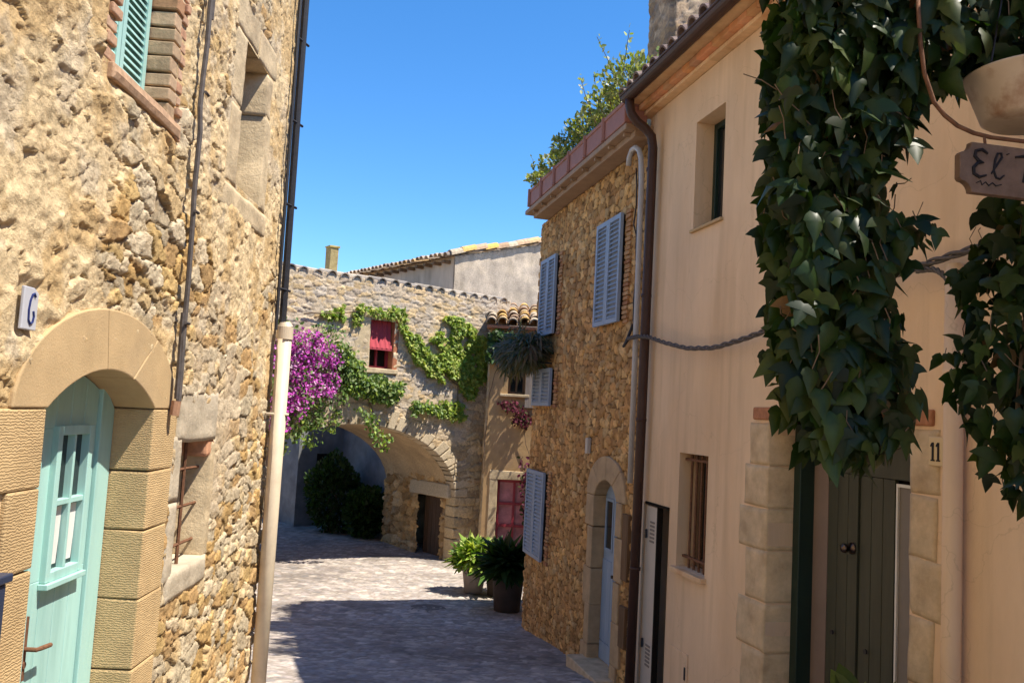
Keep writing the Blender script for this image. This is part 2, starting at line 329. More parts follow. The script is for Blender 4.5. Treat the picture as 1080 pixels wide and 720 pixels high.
M_claypot = mat('pale_glazed_pot', (.36, .29, .25), var=.15, vscale=6, rough=.6, spec=.4)
M_darkpot = mat('dark_pot', (.09, .065, .05), var=.2, vscale=6, rough=.7)
M_greypanel = mat('grey_panel', (.21, .185, .165), var=.08, vscale=4, rough=.7)
M_cornice = mat('painted_brick_cornice', (.70, .48, .28), attr='mul', var=.12, vscale=10, bump=.003, rough=.9, stain=(.55, .29, .13), stain_scale=3)

# ------------------------------------------------------------------ ground
gx = np.array([-400, -60, -12, -6, 6, 12, 60, 400.]); gy = np.array([-400, -40, -10, 0, 2, 3.5, 5, 7, 9, 10.5, 12.3, 13.5, 15, 20, 25, 60, 200, 600.])
GX, GY = np.meshgrid(gx, gy, indexing='ij'); i = np.arange(GX.size).reshape(GX.shape)
o = quad_obj('ground', np.stack([GX, GY, ground_z(GY)-.06], -1), np.stack([i[:-1, :-1], i[1:, :-1], i[1:, 1:], i[:-1, 1:]], -1).reshape(-1, 4), M_ground, smooth=False)
o['kind'] = 'structure'
FG = Fr((0, 0, 0), (1, 0, 0), (0, 0, -1))
PAL_C = [(.38, .33, .29), (.46, .40, .35), (.40, .34, .31), (.32, .29, .27), (.50, .43, .36), (.35, .30, .26)]
def cob_style(x, y):
    H, c = rubble(x, y, 301, .13, .10, .013, PAL_C, (.27, .22, .18), .002, .004, warp=.4, p=2.6, gap=.2, tilt=.2)
    patch = fbm(x*.7, y*.7, 77, 5)[..., None]; dirt = sm(.52, .66, fbm(x*1.6+5, y*1.6, 78, 5))
    return H*(1-.6*dirt)+.004*dirt, c*(.68+.64*patch)*(1-.25*dirt[..., None])
def paving(x0, x1, y0, y1, res):
    nx = int((x1-x0)/res)+1; ny = int((y1-y0)/res)+1
    X, Y = np.meshgrid(np.linspace(x0, x1, nx), np.linspace(y0, y1, ny), indexing='ij'); H, c = cob_style(X, Y)
    H = H+(fbm(X*.9, Y*.9, 5, 3)-.5)*.05
    i = np.arange(nx*ny).reshape(nx, ny)
    return np.stack([X, Y, ground_z(Y)+H], -1).reshape(-1, 3), np.stack([i[:-1, :-1], i[1:, :-1], i[1:, 1:], i[:-1, 1:]], -1).reshape(-1, 4), c.reshape(-1, 3)
VV = []; QQ = []; CC = []; off = 0
for a in ((-7, 2, 7.0, 20, .027), (-10, 3, 20, 30, .08), (-3, 4, -4, 7, .06)):
    v, q, c = paving(*a); VV.append(v); QQ.append(q+off); CC.append(c); off += len(v)
o = quad_obj('street_paving', np.concatenate(VV), np.concatenate(QQ), M_cob, smooth=True, col=np.concatenate(CC)); o['kind'] = 'structure'

# ------------------------------------------------------------------ windows and shutters helpers
def louvre_shutter(fr, s0, s1, z0, z1, d, m, parent, name='shutter', leaves=2, pitch=.045, thick=.035, fw=.045):
    """closed louvred leaves on the frame plane, front face at depth d"""
    w_ = (s1-s0)/leaves
    for k in range(leaves):
        mb = MB(fr); a0 = s0+k*w_+.003; a1 = s0+(k+1)*w_-.003
        mb.box(a0, a0+fw, d, d+thick, z0, z1); mb.box(a1-fw, a1, d, d+thick, z0, z1)
        mb.box(a0+fw, a1-fw, d+.001, d+thick-.001, z0, z0+fw); mb.box(a0+fw, a1-fw, d+.001, d+thick-.001, z1-fw, z1)
        n = int((z1-z0-2*fw)/pitch)
        for j in range(n):
            zz = z0+fw+(j+.5)*(z1-z0-2*fw)/n
            a = np.array([a0+fw, a1-fw, a1-fw, a0+fw]*2); dd = np.array([d+.004, d+.004, d+thick-.004, d+thick-.004]*2)
            hh = np.array([-.018, -.018, .012, .012, -.010, -.010, .020, .020])
            mb.add(fr(a, dd, zz+hh), [(0, 1, 2, 3), (4, 5, 6, 7), (0, 1, 5, 4), (1, 2, 6, 5), (2, 3, 7, 6), (3, 0, 4, 7)])
        mb.box(a0+fw, a1-fw, d+thick-.003, d+thick+.004, z0+fw, z1-fw)
        mb.build(name, m, parent)
def arc_pts(c, z0, a, b, t0, t1, n):
    return [(c+a*math.cos(t), z0+b*math.sin(t)) for t in np.linspace(t0, t1, n)]
def seg_arc(c, z0, hw, rise, n):
    """segmental arc from right to left"""
    r = (hw*hw+rise*rise)/(2*rise); t = math.asin(hw/r); zc = z0+rise-r
    return [(c+r*math.sin(x), zc+r*math.cos(x)) for x in np.linspace(t, -t, n)]
def bricks_strip(fr, s0, s1, d0, d1, z0, z1, h=.045, gap=.012, jit=.004, seed=1, pal=((1, 1, 1), (.8, .75, .7), (1.2, 1.1, 1.05), (1.0, 1.2, 1.15))):
    r = random.Random(seed); mb = MB(fr); z = z0
    while z+h < z1:
        hh = h*r.uniform(.8, 1.15); mb.jbox(s0+r.uniform(-jit, jit), s1+r.uniform(-jit, jit), d0+r.uniform(-jit, jit), d1, z, z+hh, .003, c=r.choice(pal)); z += hh+gap
    return mb

# ================================================================== LEFT STONE HOUSE
LH = thing('stone_house', 'tall sunlit rubble stone house on the left with teal arched door and pale downpipe', 'house', FL(4, 0, ground_z(4)))
PAL_L = [(.54, .39, .21), (.58, .45, .28), (.48, .31, .13), (.52, .43, .30), (.55, .38, .17), (.44, .28, .13), (.58, .48, .34), (.52, .42, .29)]
def left_style(s, z):
    sel = fbm(s*1.1+4, z*1.1, 900, 3)
    low = sm(-.1, -.6, z)*sm(4.2, 4.8, s)                                  # clearer coursed stones low down
    big = rubble(s, z, 11, .19, .115, .038, PAL_L, (.33, .225, .12), .001, .010, gap=.09, p=2.4, warp=.28, tilt=.3, wf=.14, dome=.02, ra=.55)
    smal = rubble(s, z, 12, .12, .07, .030, PAL_L, (.34, .235, .13), .001, .009, gap=.10, p=2.4, warp=.28, tilt=.3, wf=.16, dome=.02, ra=.55)
    k = sm(.47, .50, sel)
    H = big[0]*(1-k)+smal[0]*k; C = big[1]*(1-k)[..., None]+smal[1]*k[..., None]
    # mortar slathered over much of the upper wall, flush with the stones
    clear = sm(1.0, .45, np.hypot((s-3.9)/1.0, (z-.62)/.42))
    sl = sm(.42, .55, fbm(s*1.3+20, z*1.3, 901, 5)+.13*np.clip(z, -1, 1)-.5*low-.26*clear)
    lump = .016+(fbm(s*3.2, z*3.6, 903, 4)-.5)*.036+(fbm(s*13, z*15, 913, 5)-.5)*.030+(fbm(s*45, z*45, 904, 3)-.5)*.010
    hole = sm(.66, .74, fbm(s*14, z*17, 912, 4)); lump = lump-hole*.015
    lump = np.maximum(lump, H*.85-.006)
    mk = sl*sm(-.010, .003, lump-H+.010*sl)
    C2 = np.array((.70, .54, .33))*(0.70+.56*fbm(s*10, z*10, 905, 7))[..., None]*(.8+.4*fbm(s*40, z*40, 915, 3))[..., None]
    och = sm(.50, .62, fbm(s*5, z*5, 906, 5))[..., None]; C2 = C2*(1-och*.6)+np.array((.52, .34, .15))*och*.6
    gry = sm(.57, .68, fbm(s*5+9, z*5, 916, 5))[..., None]; C2 = C2*(1-gry*.5)+np.array((.52, .45, .36))*gry*.5
    H = H*(1-mk)+lump*mk
    C = C*(1-mk[..., None])+C2*mk[..., None]
    rd = sm(.0, .3, .42-np.hypot((s-5.0)/1.1, (z+.12)/.9)*.6+(fbm(s*5, z*5, 907, 4)-.5)*.6)
    H = H*(1-rd*.65)+rd*.65*(.022+(fbm(s*13, z*13, 908, 5)-.5)*.03); C = C*(1-rd[..., None]*.8)+np.array((.58, .47, .34))*(0.75+.5*fbm(s*16, z*16, 909, 5))[..., None]*rd[..., None]*.8
    far = sm(4.9, 5.6, s)*sm(-.5, .1, z); H = H*(1-.35*far)
    return H, C*np.array((1., .985, .94))
def l_flat(s, z):
    m = np.zeros_like(s); n = (fbm(s*9, z*9, 917, 3)-.5)*.06
    for (a, b, c, d) in ((2.78, 2.91, .17, .34), (3.22, 4.06, 1.20, 2.78), (4.82, 5.74, 1.12, 2.36), (4.38, 5.03, -1.0, -.05), (2.62, 3.04, -2.2, -.07), (4.04, 4.34, -2.2, -.07)):
        q = np.minimum(np.minimum(s-a, b-s), np.minimum(z-c, d-z))+n; m = np.maximum(m, sm(-.03, .02, q))
    return m
DC = 3.54
def l_hole(s, z):
    door = (np.abs(s-DC) < .62) & (z < -.02) | ((((s-DC)/.62)**2+((z+.07)/.28)**2) < 1)
    up = (s > 3.30) & (s < 3.92) & (z > 1.28) & (z < 2.62)
    w2 = (s > 5.03) & (s < 5.60) & (z > 1.27) & (z < 2.15)
    bw = (s > 4.44) & (s < 4.99) & (z > -.90) & (z < -.24)
    return door | up | w2 | bw
hfield('wall', FL, [(1.2, 6.32, -2.45, 3.3, .0085), (-3.5, 1.23, -2.1, 3.3, .025), (-3.5, 6.32, 3.28, 6.6, .04)], left_style, M_rub, LH, hole=l_hole, flat=l_flat)
mb = MB(FL); mb.box(-3.5, 6.305, .34, 6.5, -2.9, 6.58); mb.build('house_body', M_ochre, LH)
mb = MB(FL)
for k in range(31): mb.jbox(-3.6+k*.34, -3.6+k*.34+.33, -.25, 3.4, 6.6, 6.68, .01, (.4, .22, .13))
mb.build('roof', M_tile, LH)
# door surround: voussoirs + jambs
intr = seg_arc(DC, -.07, .5, .155, 25); extr = arc_pts(DC+.01, -.07, .74, .40, 0, math.pi, 25)
mb = MB(FL)
for a, b in ((0, 7), (7, 13), (13, 24)):
    I = intr[a:b+1]; X = extr[a:b+1]
    if a: I = [(I[0][0]-.0015, I[0][1])]+I[1:]; X = [(X[0][0]-.0015, X[0][1])]+X[1:]
    if b < 24: I = I[:-1]+[(I[-1][0]+.0015, I[-1][1])]; X = X[:-1]+[(X[-1][0]+.0015, X[-1][1])]
    n = len(I); dd0, dd1 = -.024, .26; V = []
    for (p, q) in zip(I, X): V += list(FL([p[0], q[0], p[0], q[0]], [dd0, dd0, dd1, dd1], [p[1], q[1], p[1], q[1]]))
    Fc = []
    for j in range(n-1):
        o_, p_ = j*4, j*4+4
        Fc += [(o_, o_+1, p_+1, p_), (o_+2, p_+2, p_+3, o_+3), (o_, p_, p_+2, o_+2), (o_+1, o_+3, p_+3, p_+1)]
    Fc += [(0, 2, 3, 1), (n*4-4, n*4-3, n*4-1, n*4-2)]
    mb.add(V, Fc)
mb.build('door_arch', M_smooth, LH, bev=.006)
mb = MB(FL)
zs = [-.072, -.36, -.628, -.936, -1.25, -1.6, -2.05]; ws = [.30, .29, .28, .30, .27, .31]
for k in range(6): mb.jbox(4.04, 4.04+ws[k], -.022, .26, zs[k+1]+.002, zs[k]-.002, .003)
mb.build('door_jamb', M_dress, LH, bev=.008); mb = MB(FL)
zs = [-.072, -.345, -.62, -1.0, -1.35, -1.7, -2.05]; ws = [.42, .20, .34, .18, .36, .22]
for k in range(6): mb.jbox(3.04-ws[k], 3.04, -.022, .26, zs[k+1]+.002, zs[k]-.002, .003)
mb.build('door_jamb', M_dress, LH, bev=.008)
# the teal door
def leaf_poly(s0, s1, z0):
    top = [p for p in seg_arc(DC, -.07, .5, .155, 41) if s0 <= p[0] <= s1]
    return [(s0, z0), (s1, z0)]+top
mb = MB(FL); mb.prism([(3.0, -2.0), (4.07, -2.0), (4.07, .2), (3.0, .2)], .235, .26); mb.build('door_backing', M_dark, LH)
def teal_leaf(s0, s1):
    zb = -1.96; npl = 4; mb = MB(FL); gw = (s1-s0)/npl
    p0, p1, q0, q1 = s0+(s1-s0)*.24, s1-(s1-s0)*.17, -.76, -.16
    def top(s): 
        r = (.25+.155**2)/(2*.155); return -.07+.155-r+math.sqrt(r*r-(s-DC)**2)-.004
    for k in range(npl):
        a0 = s0+k*gw+.0015; a1 = s0+(k+1)*gw-.0015
        if k in (0, 3) and False: pass
        mb.prism([(a0, zb), (a1, zb), (a1, min(q0, 9)), (a0, q0)], .175, .20)
        mb.prism([(a0, q1), (a1, q1), (a1, top(a1)), ((a0+a1)/2, top((a0+a1)/2)), (a0, top(a0))], .175, .20)
    mb.box(s0+.0015, p0, .1755, .20, q0, q1); mb.box(p1, s1-.0015, .1755, .20, q0, q1)
    lf = mb.build('door', M_teal, LH, bev=.003)
    fr_ = MB(FL); t = .028
    fr_.box(p0-.01, p0+t, .150, .19, q0-.01, q1+.01); fr_.box(p1-t, p1+.01, .150, .19, q0-.01, q1+.01)
    fr_.box(p0+t, p1-t, .151, .19, q0-.012, q0+t); fr_.box(p0+t, p1-t, .151, .19, q1-t, q1+.012)
    m_ = (p0+p1)/2; fr_.box(m_-.009, m_+.009, .154, .19, q0+t, q1-t); zz = q0+(q1-q0)*.5
    fr_.box(p0+t, m_-.010, .155, .19, zz-.012, zz+.012); fr_.box(m_+.010, p1-t, .155, .19, zz-.012, zz+.012)
    fr_.box(p0-.02, p1+.02, .135, .175, q0-.035, q0-.012)
    fo = fr_.build('glazing_bars', M_teal, lf, bev=.003)
    g = MB(FL); g.box(p0+t-.004, p1-t+.004, .184, .188, q0+t-.004, q1-t+.004); g.build('pane', M_glass, lf)
    c = MB(FL)
    for (u0, u1) in ((p0+t+.004, m_-.014), (m_+.014, p1-t-.004)):
        c.prism([(u0, q0+t+.02), (u1-.012, q0+t+.02), (u1-.004, q0+t+.12), (u1, zz-.02), (u0, zz-.02)], .180, .1835)
    c.build('curtain', M_curtain, lf)
    return lf
lf = teal_leaf(3.40, 3.90); teal_leaf(3.05, 3.397)
mb = MB(FL); mb.prism([(3.903, -1.96), (4.036, -1.96), (4.036, -.08), (3.97, -.02), (3.903, .02)], .158, .20); mb.build('door_frame', M_teal, LH, bev=.004)
mb = MB(FL); mb.box(3.385, 3.41, .158, .175, -1.96, .04); mb.build('door_astragal', M_teal, LH, bev=.003)
mb = MB(FL)
mb.box(3.415, 3.445, .165, .178, -1.12, -.88); mb.tube([FL(3.43, .17, -1.0), FL(3.43, .12, -1.0), FL(3.45, .115, -1.0), FL(3.54, .12, -1.01)], .009)
mb.tube([FL(3.43, .175, -1.06), FL(3.43, .16, -1.06)], .014)
mb.build('door_handle', M_rust, LH, smooth=False)
mb = MB(FL); mb.jbox(2.95, 4.15, -.12, .3, -2.06, -1.965, .008); mb.build('doorstep', M_smooth, LH, bev=.01)
# upper window with teal louvred shutter, brick surround
mb = MB(FL); mb.rough(3.28, 4.04, -.035, .3, 1.21, 1.275, .003, .01, (1.25, 1.45, 1.5), j=.004); mb.build('window_sill', M_brick, LH, bev=.005)
mb = bricks_strip(FL, 3.90, 3.99, -.012, .3, 1.28, 2.62, .068, .010, .005, 3, ((1.25, 1.55, 1.6), (1.3, 1.65, 1.75), (1.1, 1.1, 1.0), (1.35, 1.7, 1.8), (1.15, 1.45, 1.5)))
mb2 = bricks_strip(FL, 3.995, 4.06, -.016, .05, 1.20, 2.7, .045, .018, .012, 4, ((1.35, 1.5, 1.6), (1.45, 1.7, 1.9), (1.25, 1.25, 1.3)))
mb3 = bricks_strip(FL, 3.235, 3.33, -.014, .3, 1.22, 2.7, .045, .014, .012, 5, ((1.35, 1.5, 1.6), (1.45, 1.7, 1.9), (1.25, 1.25, 1.3)))
for q in (mb, mb2, mb3): q.build('brick_surround', M_brick, LH, bev=.006)
mb = MB(FL); mb.jbox(3.2, 4.1, -.02, .3, 2.62, 2.76, .01, (1.2, 1.1, 1)); mb.build('window_lintel', M_brick, LH, bev=.01)
louvre_shutter(FL, 3.335, 3.895, 1.28, 2.62, .10, M_teal, LH, 'shutter', 2, .033, .03, .035)
# second window: dressed stone
mb = MB(FL)
mb.rough(4.84, 5.06, -.010, .3, 1.24, 1.71); mb.rough(4.78, 5.06, -.012, .3, 1.72, 2.15); mb.build('window_jamb', M_pale, LH, smooth=True); mb = MB(FL)
mb.rough(5.58, 5.75, -.010, .3, 1.24, 1.86); mb.rough(5.58, 5.73, -.012, .3, 1.87, 2.15)
mb.build('window_jamb', M_pale, LH, smooth=True)
mb = MB(FL); mb.rough(4.76, 5.32, -.011, .3, 2.155, 2.40); mb.rough(5.33, 5.78, -.010, .3, 2.155, 2.36); mb.build('window_lintel', M_pale, LH, smooth=True)
mb = MB(FL); mb.rough(4.72, 5.80, -.014, .3, 1.08, 1.235); mb.build('window_sill', M_pale, LH, smooth=True)
mb = MB(FL); mb.box(5.05, 5.59, .27, .29, 1.24, 2.16); wf = mb.build('window', M_glass, LH)
mb = MB(FL); mb.box(5.05, 5.59, .24, .275, 1.24, 1.29); mb.box(5.05, 5.59, .24, .275, 2.1, 2.16); mb.box(5.05, 5.10, .241, .274, 1.29, 2.1); mb.box(5.54, 5.59, .241, .274, 1.29, 2.1); mb.box(5.30, 5.34, .241, .274, 1.29, 2.1)
mb.build('frame', M_wood, wf)
# barred window
mb = MB(FL); mb.rough(4.36, 4.475, -.02, .3, -.95, -.55); mb.rough(4.34, 4.475, -.024, .3, -.54, -.22); mb.build('window_jamb', M_render, LH, smooth=True)
mb = MB(FL); mb.rough(4.965, 5.07, -.018, .3, -.90, -.25); mb.build('window_jamb', M_pale, LH, smooth=True)
mb = MB(FL); mb.rough(4.40, 5.02, -.022, .3, -.238, .03); mb.build('window_lintel', M_render, LH, smooth=True)
mb = MB(FL); mb.jbox(4.90, 5.08, -.012, .3, -.34, -.235, .01, (1.35, 1.25, 1.2)); mb.build('lintel_brick', M_brick, LH, bev=.02)
mb = MB(FL); mb.rough(4.42, 5.02, -.025, .3, -1.04, -.90); mb.build('window_sill', M_render, LH, smooth=True)
mb = MB(FL); mb.box(4.46, 4.98, .235, .25, -.91, -.22); mb.build('window', M_glass, LH)
g = MB(FL)
g.tube([FL(4.72, .045, -.93), FL(4.722, .045, -.23)], .0095, 6)
for zz in (-.80, -.60, -.40): g.tube([FL(4.47, .05, zz), FL(4.72, .046, zz+.005), FL(4.975, .05, zz)], .0085, 6)
g.build('grille', M_rust, LH)
# cables and pipes fixed to it
rr = random.Random(4)
def wig(s0, s1, z0, z1, d, n, j): return [FL(s0+(s1-s0)*k/n+rr.uniform(-j, j), d+rr.uniform(-j, j)*.4, z0+(z1-z0)*k/n) for k in range(n+1)]
mb = MB(FL); mb.tube(wig(4.22, 4.19, -.03, 1.3, -.065, 9, .006)+wig(4.185, 4.26, 1.42, 3.6, -.06, 13, .006), .013, 7)
mb.tube([FL(4.22, -.06, -.02), FL(4.215, -.06, .20), FL(4.21, -.06, .4)], .018, 8)
mb.tube(wig(4.25, 4.24, 1.9, 3.6, -.062, 9, .006), .007, 6)
for zz in (.35, .9, 1.5, 2.1, 2.7): mb.tube([FL(4.18, -.08, zz), FL(4.23, -.08, zz)], .008, 6)
mb.build('cable', M_cable, LH)
mb = MB(FL); mb.tube([FL(4.22, -.05, -.10), FL(4.22, -.055, -.03)], .024, 8); mb.build('cable_cap', M_brick, LH)
mb = MB(FL); mb.tube([FL(6.25, -.07, .54), FL(6.22, -.07, 2.0), FL(6.18, -.07, 6.4)], .026, 10); mb.tube([FL(6.15, -.05, .5), FL(6.13, -.05, 3), FL(6.09, -.05, 6.4)], .012, 6)
for k in range(9): mb.tube([FL(6.14, -.05, .8+k*.62), FL(6.28, -.10, .8+k*.62)], .010, 6)
mb.build('black_pipe', M_iron, LH)
mb = MB(FL); mb.tube([FL(6.22, -.10, -2.45), FL(6.22, -.10, .50)], .052, 14, cap=True); mb.tube([FL(6.19, -.02, -2.0), FL(6.22, -.16, -2.0)], .012, 6); mb.tube([FL(6.16, -.02, -.1), FL(6.22, -.17, -.1)], .012, 6)
mb.build('downpipe', M_creampipe, LH, smooth=True)
mb = MB(FL); mb.tube([FL(6.22, -.10, .44), FL(6.22, -.10, .53)], .059, 24); mb.tube([FL(6.22, -.10, .531), FL(6.215, -.095, .565)], [.056, .035], 24); mb.build('pipe_cap', M_creampipe, LH)
# number plate (6) and letter box
mb = MB(FL); mb.prism([(2.800, .185), (2.892, .185), (2.892, .31), (2.862, .325), (2.800, .325)], -.030, -.018); pl = mb.build('number_plate', M_plate, LH, bev=.003)
mb = MB(FL)
six = [(2.868, .296), (2.860, .306), (2.848, .301), (2.838, .28), (2.833, .25), (2.836, .218), (2.848, .205), (2.863, .212), (2.868, .232), (2.862, .248)]
mb.tube([FL(a, -.0315, z) for a, z in six], .0042, 6); mb.build('numeral', M_inkblue, pl)

LB = thing('letter_box', 'small navy blue box fixed to the stone door jamb at the left edge', 'letter box', FL(2.8, -.12, -.8))
mb = MB(FL); mb.box(2.50, 2.725, -.105, -.03, -1.0, -.60); mb.build('box_body', M_navy, LB, bev=.006)
mb = MB(FL); mb.prism([(2.485, -.598), (2.742, -.598), (2.742, -.572), (2.485, -.572)], -.115, -.03); mb.build('lid', M_navy, LB, bev=.005)
mb = MB(FL); mb.box(2.54, 2.68, -.109, -.1055, -.70, -.675); mb.build('slot', M_dark, LB)

# ================================================================== PLASTER HOUSE (right)
PH = thing('plaster_house', 'peach plastered house on the right with tiled eaves and dark green double door', 'house', FR(5, .1, ground_z(5)))
S0, S1 = -4.0, 7.98; ZB = -3.0; ZT = 3.075
op = [(6.34, 6.89, 1.69, 2.67), (6.44, 6.99, -1.24, -.265), (7.16, 7.76, -3.0, -.78), (4.03, 5.49, -3.0, .08)]
cs = sorted({S0, S1, *[o_[0] for o_ in op], *[o_[1] for o_ in op]}); cz = sorted({ZB, ZT, *[o_[2] for o_ in op], *[o_[3] for o_ in op]})
mb = MB(FR)
for a0, a1 in zip(cs[:-1], cs[1:]):
    z = None
    for z0, z1 in zip(cz[:-1], cz[1:]):
        m_, n_ = (a0+a1)/2, (z0+z1)/2
        if any(o_[0] < m_ < o_[1] and o_[2] < n_ < o_[3] for o_ in op): continue
        p = FR([a0, a1, a1, a0], [0, 0, 0, 0], [z0, z0, z1, z1]); mb.add(p, [(0, 1, 2, 3)])
for (a0, a1, z0, z1) in op:
    dd = .30 if a0 > 6 else .2
    mb.add(FR([a0, a0, a0, a0], [0, dd, dd, 0], [z0, z0, z1, z1]), [(0, 1, 2, 3)]); mb.add(FR([a1]*4, [0, dd, dd, 0], [z0, z0, z1, z1]), [(0, 1, 2, 3)])
    mb.add(FR([a0, a1, a1, a0], [0, 0, dd, dd], [z1]*4), [(0, 1, 2, 3)]); mb.add(FR([a0, a1, a1, a0], [0, 0, dd, dd], [z0]*4), [(0, 1, 2, 3)])
o = mb.build('wall', M_plaster, PH, recalc=False)
bm = bmesh.new(); bm.from_mesh(o.data); bmesh.ops.remove_doubles(bm, verts=bm.verts, dist=.0005); bm.to_mesh(o.data); bm.free()
mb = MB(FR); mb.box(S0, S1-.004, .72, 8, ZB, ZT); mb.box(S0, S0+.1, .02, .72, ZB, ZT); mb.box(S1-.1, S1-.004, .02, .72, ZB, ZT); mb.build('house_body', M_plaster, PH)
mb = MB(FR); mb.box(S0, S1, .3, .72, ZB+.01, ZT-.01); 
for (a0, a1, z0, z1) in op[:2]: MB(FR).box(a0-.02, a1+.02, .27, .31, z0-.02, z1+.02).build('window_backing', M_dark, PH)
# upper window: dark frame on the near side
mb = MB(FR); mb.box(6.345, 6.885, .20, .24, 1.695, 2.665); wu = mb.build('window', M_glass, PH)
mb = MB(FR); mb.box(6.342, 6.40, .17, .235, 1.695, 2.665); mb.box(6.83, 6.888, .17, .235, 1.695, 2.665); mb.box(6.40, 6.83, .171, .235, 2.61, 2.665); mb.box(6.40, 6.83, .171, .235, 1.695, 1.75); mb.box(6.59, 6.63, .172, .235, 1.75, 2.61)
mb.build('frame', M_dkgreen, wu, bev=.004)
mb = MB(FR); mb.box(6.32, 6.91, -.03, .17, 1.665, 1.692); mb.build('window_sill', M_smooth, PH, bev=.006)
# barred window
mb = MB(FR); mb.box(6.445, 6.985, .21, .23, -1.235, -.27); wl = mb.build('window', M_glass, PH)
mb = MB(FR); mb.box(6.443, 6.50, .17, .215, -1.235, -.27); mb.box(6.93, 6.987, .17, .215, -1.235, -.27); mb.box(6.50, 6.93, .171, .215, -.33, -.27); mb.box(6.50, 6.93, .171, .215, -1.235, -1.17); mb.build('frame', M_wood, wl)
mb = MB(FR)
for k in range(5): mb.tube([FR(6.50+k*.095, .07, -1.24), FR(6.50+k*.095, .07, -.267)], .011, 6)
mb.box(6.44, 6.99, .055, .085, -1.16, -1.14); mb.box(6.44, 6.99, .055, .085, -.33, -.31)
mb.build('grille', M_rust, PH)
mb = MB(FR); mb.box(6.41, 7.03, -.05, .16, -1.285, -1.242); mb.build('window_sill', M_cornice, PH, bev=.006)
# white vented metal door half open beside a dark gap
mb = MB(FR); mb.box(7.165, 7.695, .26, .29, -3.0, -.785); mb.build('cupboard_backing', M_dark, PH)
mb = MB(FR); mb.box(7.44, 7.695, .0, .03, -2.95, -.80); cd = mb.build('cupboard_door', M_white, PH, bev=.004)
mb = MB(FR); mb.box(7.415, 7.438, .0, .05, -2.95, -.785); mb.box(7.16, 7.70, -.012, .0, -.79, -.765); mb.build('cupboard_frame_shade', M_dark, PH)  # frame coloured near black to stand in for shade in the gap
for z0 in (-1.13, -2.25):
    mb = MB(FR)
    for k in range(6): mb.box(7.48, 7.58, -.006, -.001, z0+k*.035, z0+k*.035+.018)
    mb.build('vent', M_greypanel, cd)
for z0 in (-1.1, -2.1): MB(FR).tube([FR(7.63, -.02, z0), FR(7.63, -.02, z0+.08)], .012, 6).build('hinge', M_iron, cd)
mb = MB(FR); mb.box(6.68, 7.01, -.012, .0, -2.75, -1.91); mo = mb.build('meter_cupboard', M_plaster, PH, bev=.004)
mb = MB(FR); mb.box(6.70, 6.72, -.02, -.012, -2.12, -2.02); mb.build('latch', M_iron, mo)
# quoins of door 11
rq = random.Random(8); mb = MB(FR)
zt = .03; k = 0
while zt > -2.9:
    h = rq.uniform(.29, .36); wd = (.30 if k % 2 else .22)+rq.uniform(-.02, .06)
    if k in (2, 4): wd = .40
    mb.rough(5.485, 5.485+wd, -.014, .205, zt-h+.004, zt-.004, .006, .012, j=.008); zt -= h; k += 1
mb.build('door_quoins', M_quoin, PH, smooth=True)
zt = .03; k = 0; mb = MB(FR)
while zt > -2.9:
    h = rq.uniform(.3, .42); wd = (.17 if k % 2 else .24)+rq.uniform(-.02, .04)
    mb.rough(4.035-wd, 4.035, -.010, .205, zt-h+.003, zt-.003, .005, .01, j=.008); zt -= h; k += 1
mb.build('door_quoins', M_quoin, PH, smooth=True)
mb = bricks_strip(FR, 3.86, 5.72, -.03, .2, .05, .17, .09, .01, .01, 9, ((1.1, .9, .8),)); mb.build('door_lintel', M_brick, PH, bev=.012)
# door 11
mb = MB(FR); mb.box(4.03, 5.49, .36, .38, -3, .03); mb.build('door_backing', M_dark, PH)
mb = MB(FR); mb.box(5.40, 5.484, .19, .33, -3, .03); mb.build('door_frame', M_dkgreen, PH, bev=.004)
mb = MB(FR); mb.box(5.23, 5.399, .30, .33, -3, .03); mb.build('side_panel', mat('dull_pink_panel', (.22, .16, .13), var=.1, rough=.8), PH)
mb = MB(FR)
e = [4.55, 4.66, 4.77, 4.885, 4.90, 5.01, 5.12, 5.228]
for a0, a1 in zip(e[:-1], e[1:]):
    mb.box(a0+.002, a1-.002, .285 if a1-a0 < .05 else .30, .33, -3, -.28)
mb.box(4.40, 5.228, .29, .33, -.278, .03); d11 = mb.build('door', M_green, PH, bev=.004)
mb = MB(FR); kc = FR(4.955, .27, -.755)
mb.lathe((0, 0, 0), [(0, 0), (.001, 0)], 3); mb = MB(FR)
axis = -FR.n
def knob(mb, c, ax, prof, n=16):
    ax = Vector(ax).normalized(); u = ax.cross(Vector((0, 0, 1))).normalized(); v = ax.cross(u); V = []
    for r, h in prof:
        for k in range(n):
            g = 2*math.pi*k/n; V.append(Vector(c)+ax*h+(u*math.cos(g)+v*math.sin(g))*r)
    m = len(prof); mb.add(V, [(i*n+k, i*n+(k+1) % n, (i+1)*n+(k+1) % n, (i+1)*n+k) for i in range(m-1) for k in range(n)])
knob(mb, FR(4.955, .30, -.755), -FR.n, [(.038, 0), (.038, .01), (.014, .014), (.012, .035), (.026, .045), (.032, .06), (.026, .075), (.001, .082)]); mb.build('door_knob', M_brass, d11, smooth=True)
mb = MB(FR); mb.tube([FR(4.78, .285, -1.36), FR(4.78, .275, -1.36)], .016, 8); mb.build('lock', M_iron, d11); mb = MB(FR); mb.tube([FR(5.13, .285, -1.33), FR(5.13, .275, -1.33)], .014, 8); mb.build('lock', M_iron, d11)
mb = MB(FR); mb.box(4.04, 4.52, .30, .33, -3, -.31); sp_ = mb.build('grey_panel', M_greypanel, PH)
mb = MB(FR); mb.box(4.505, 4.52, .285, .299, -3, -.30); mb.box(4.04, 4.504, .285, .299, -.318, -.30); mb.build('white_edging', M_curtain, PH)
mb = MB(FR); mb.box(3.9, 5.6, -.25, .36, -2.35, -2.2); mb.build('doorstep', M_quoin, PH, bev=.01)
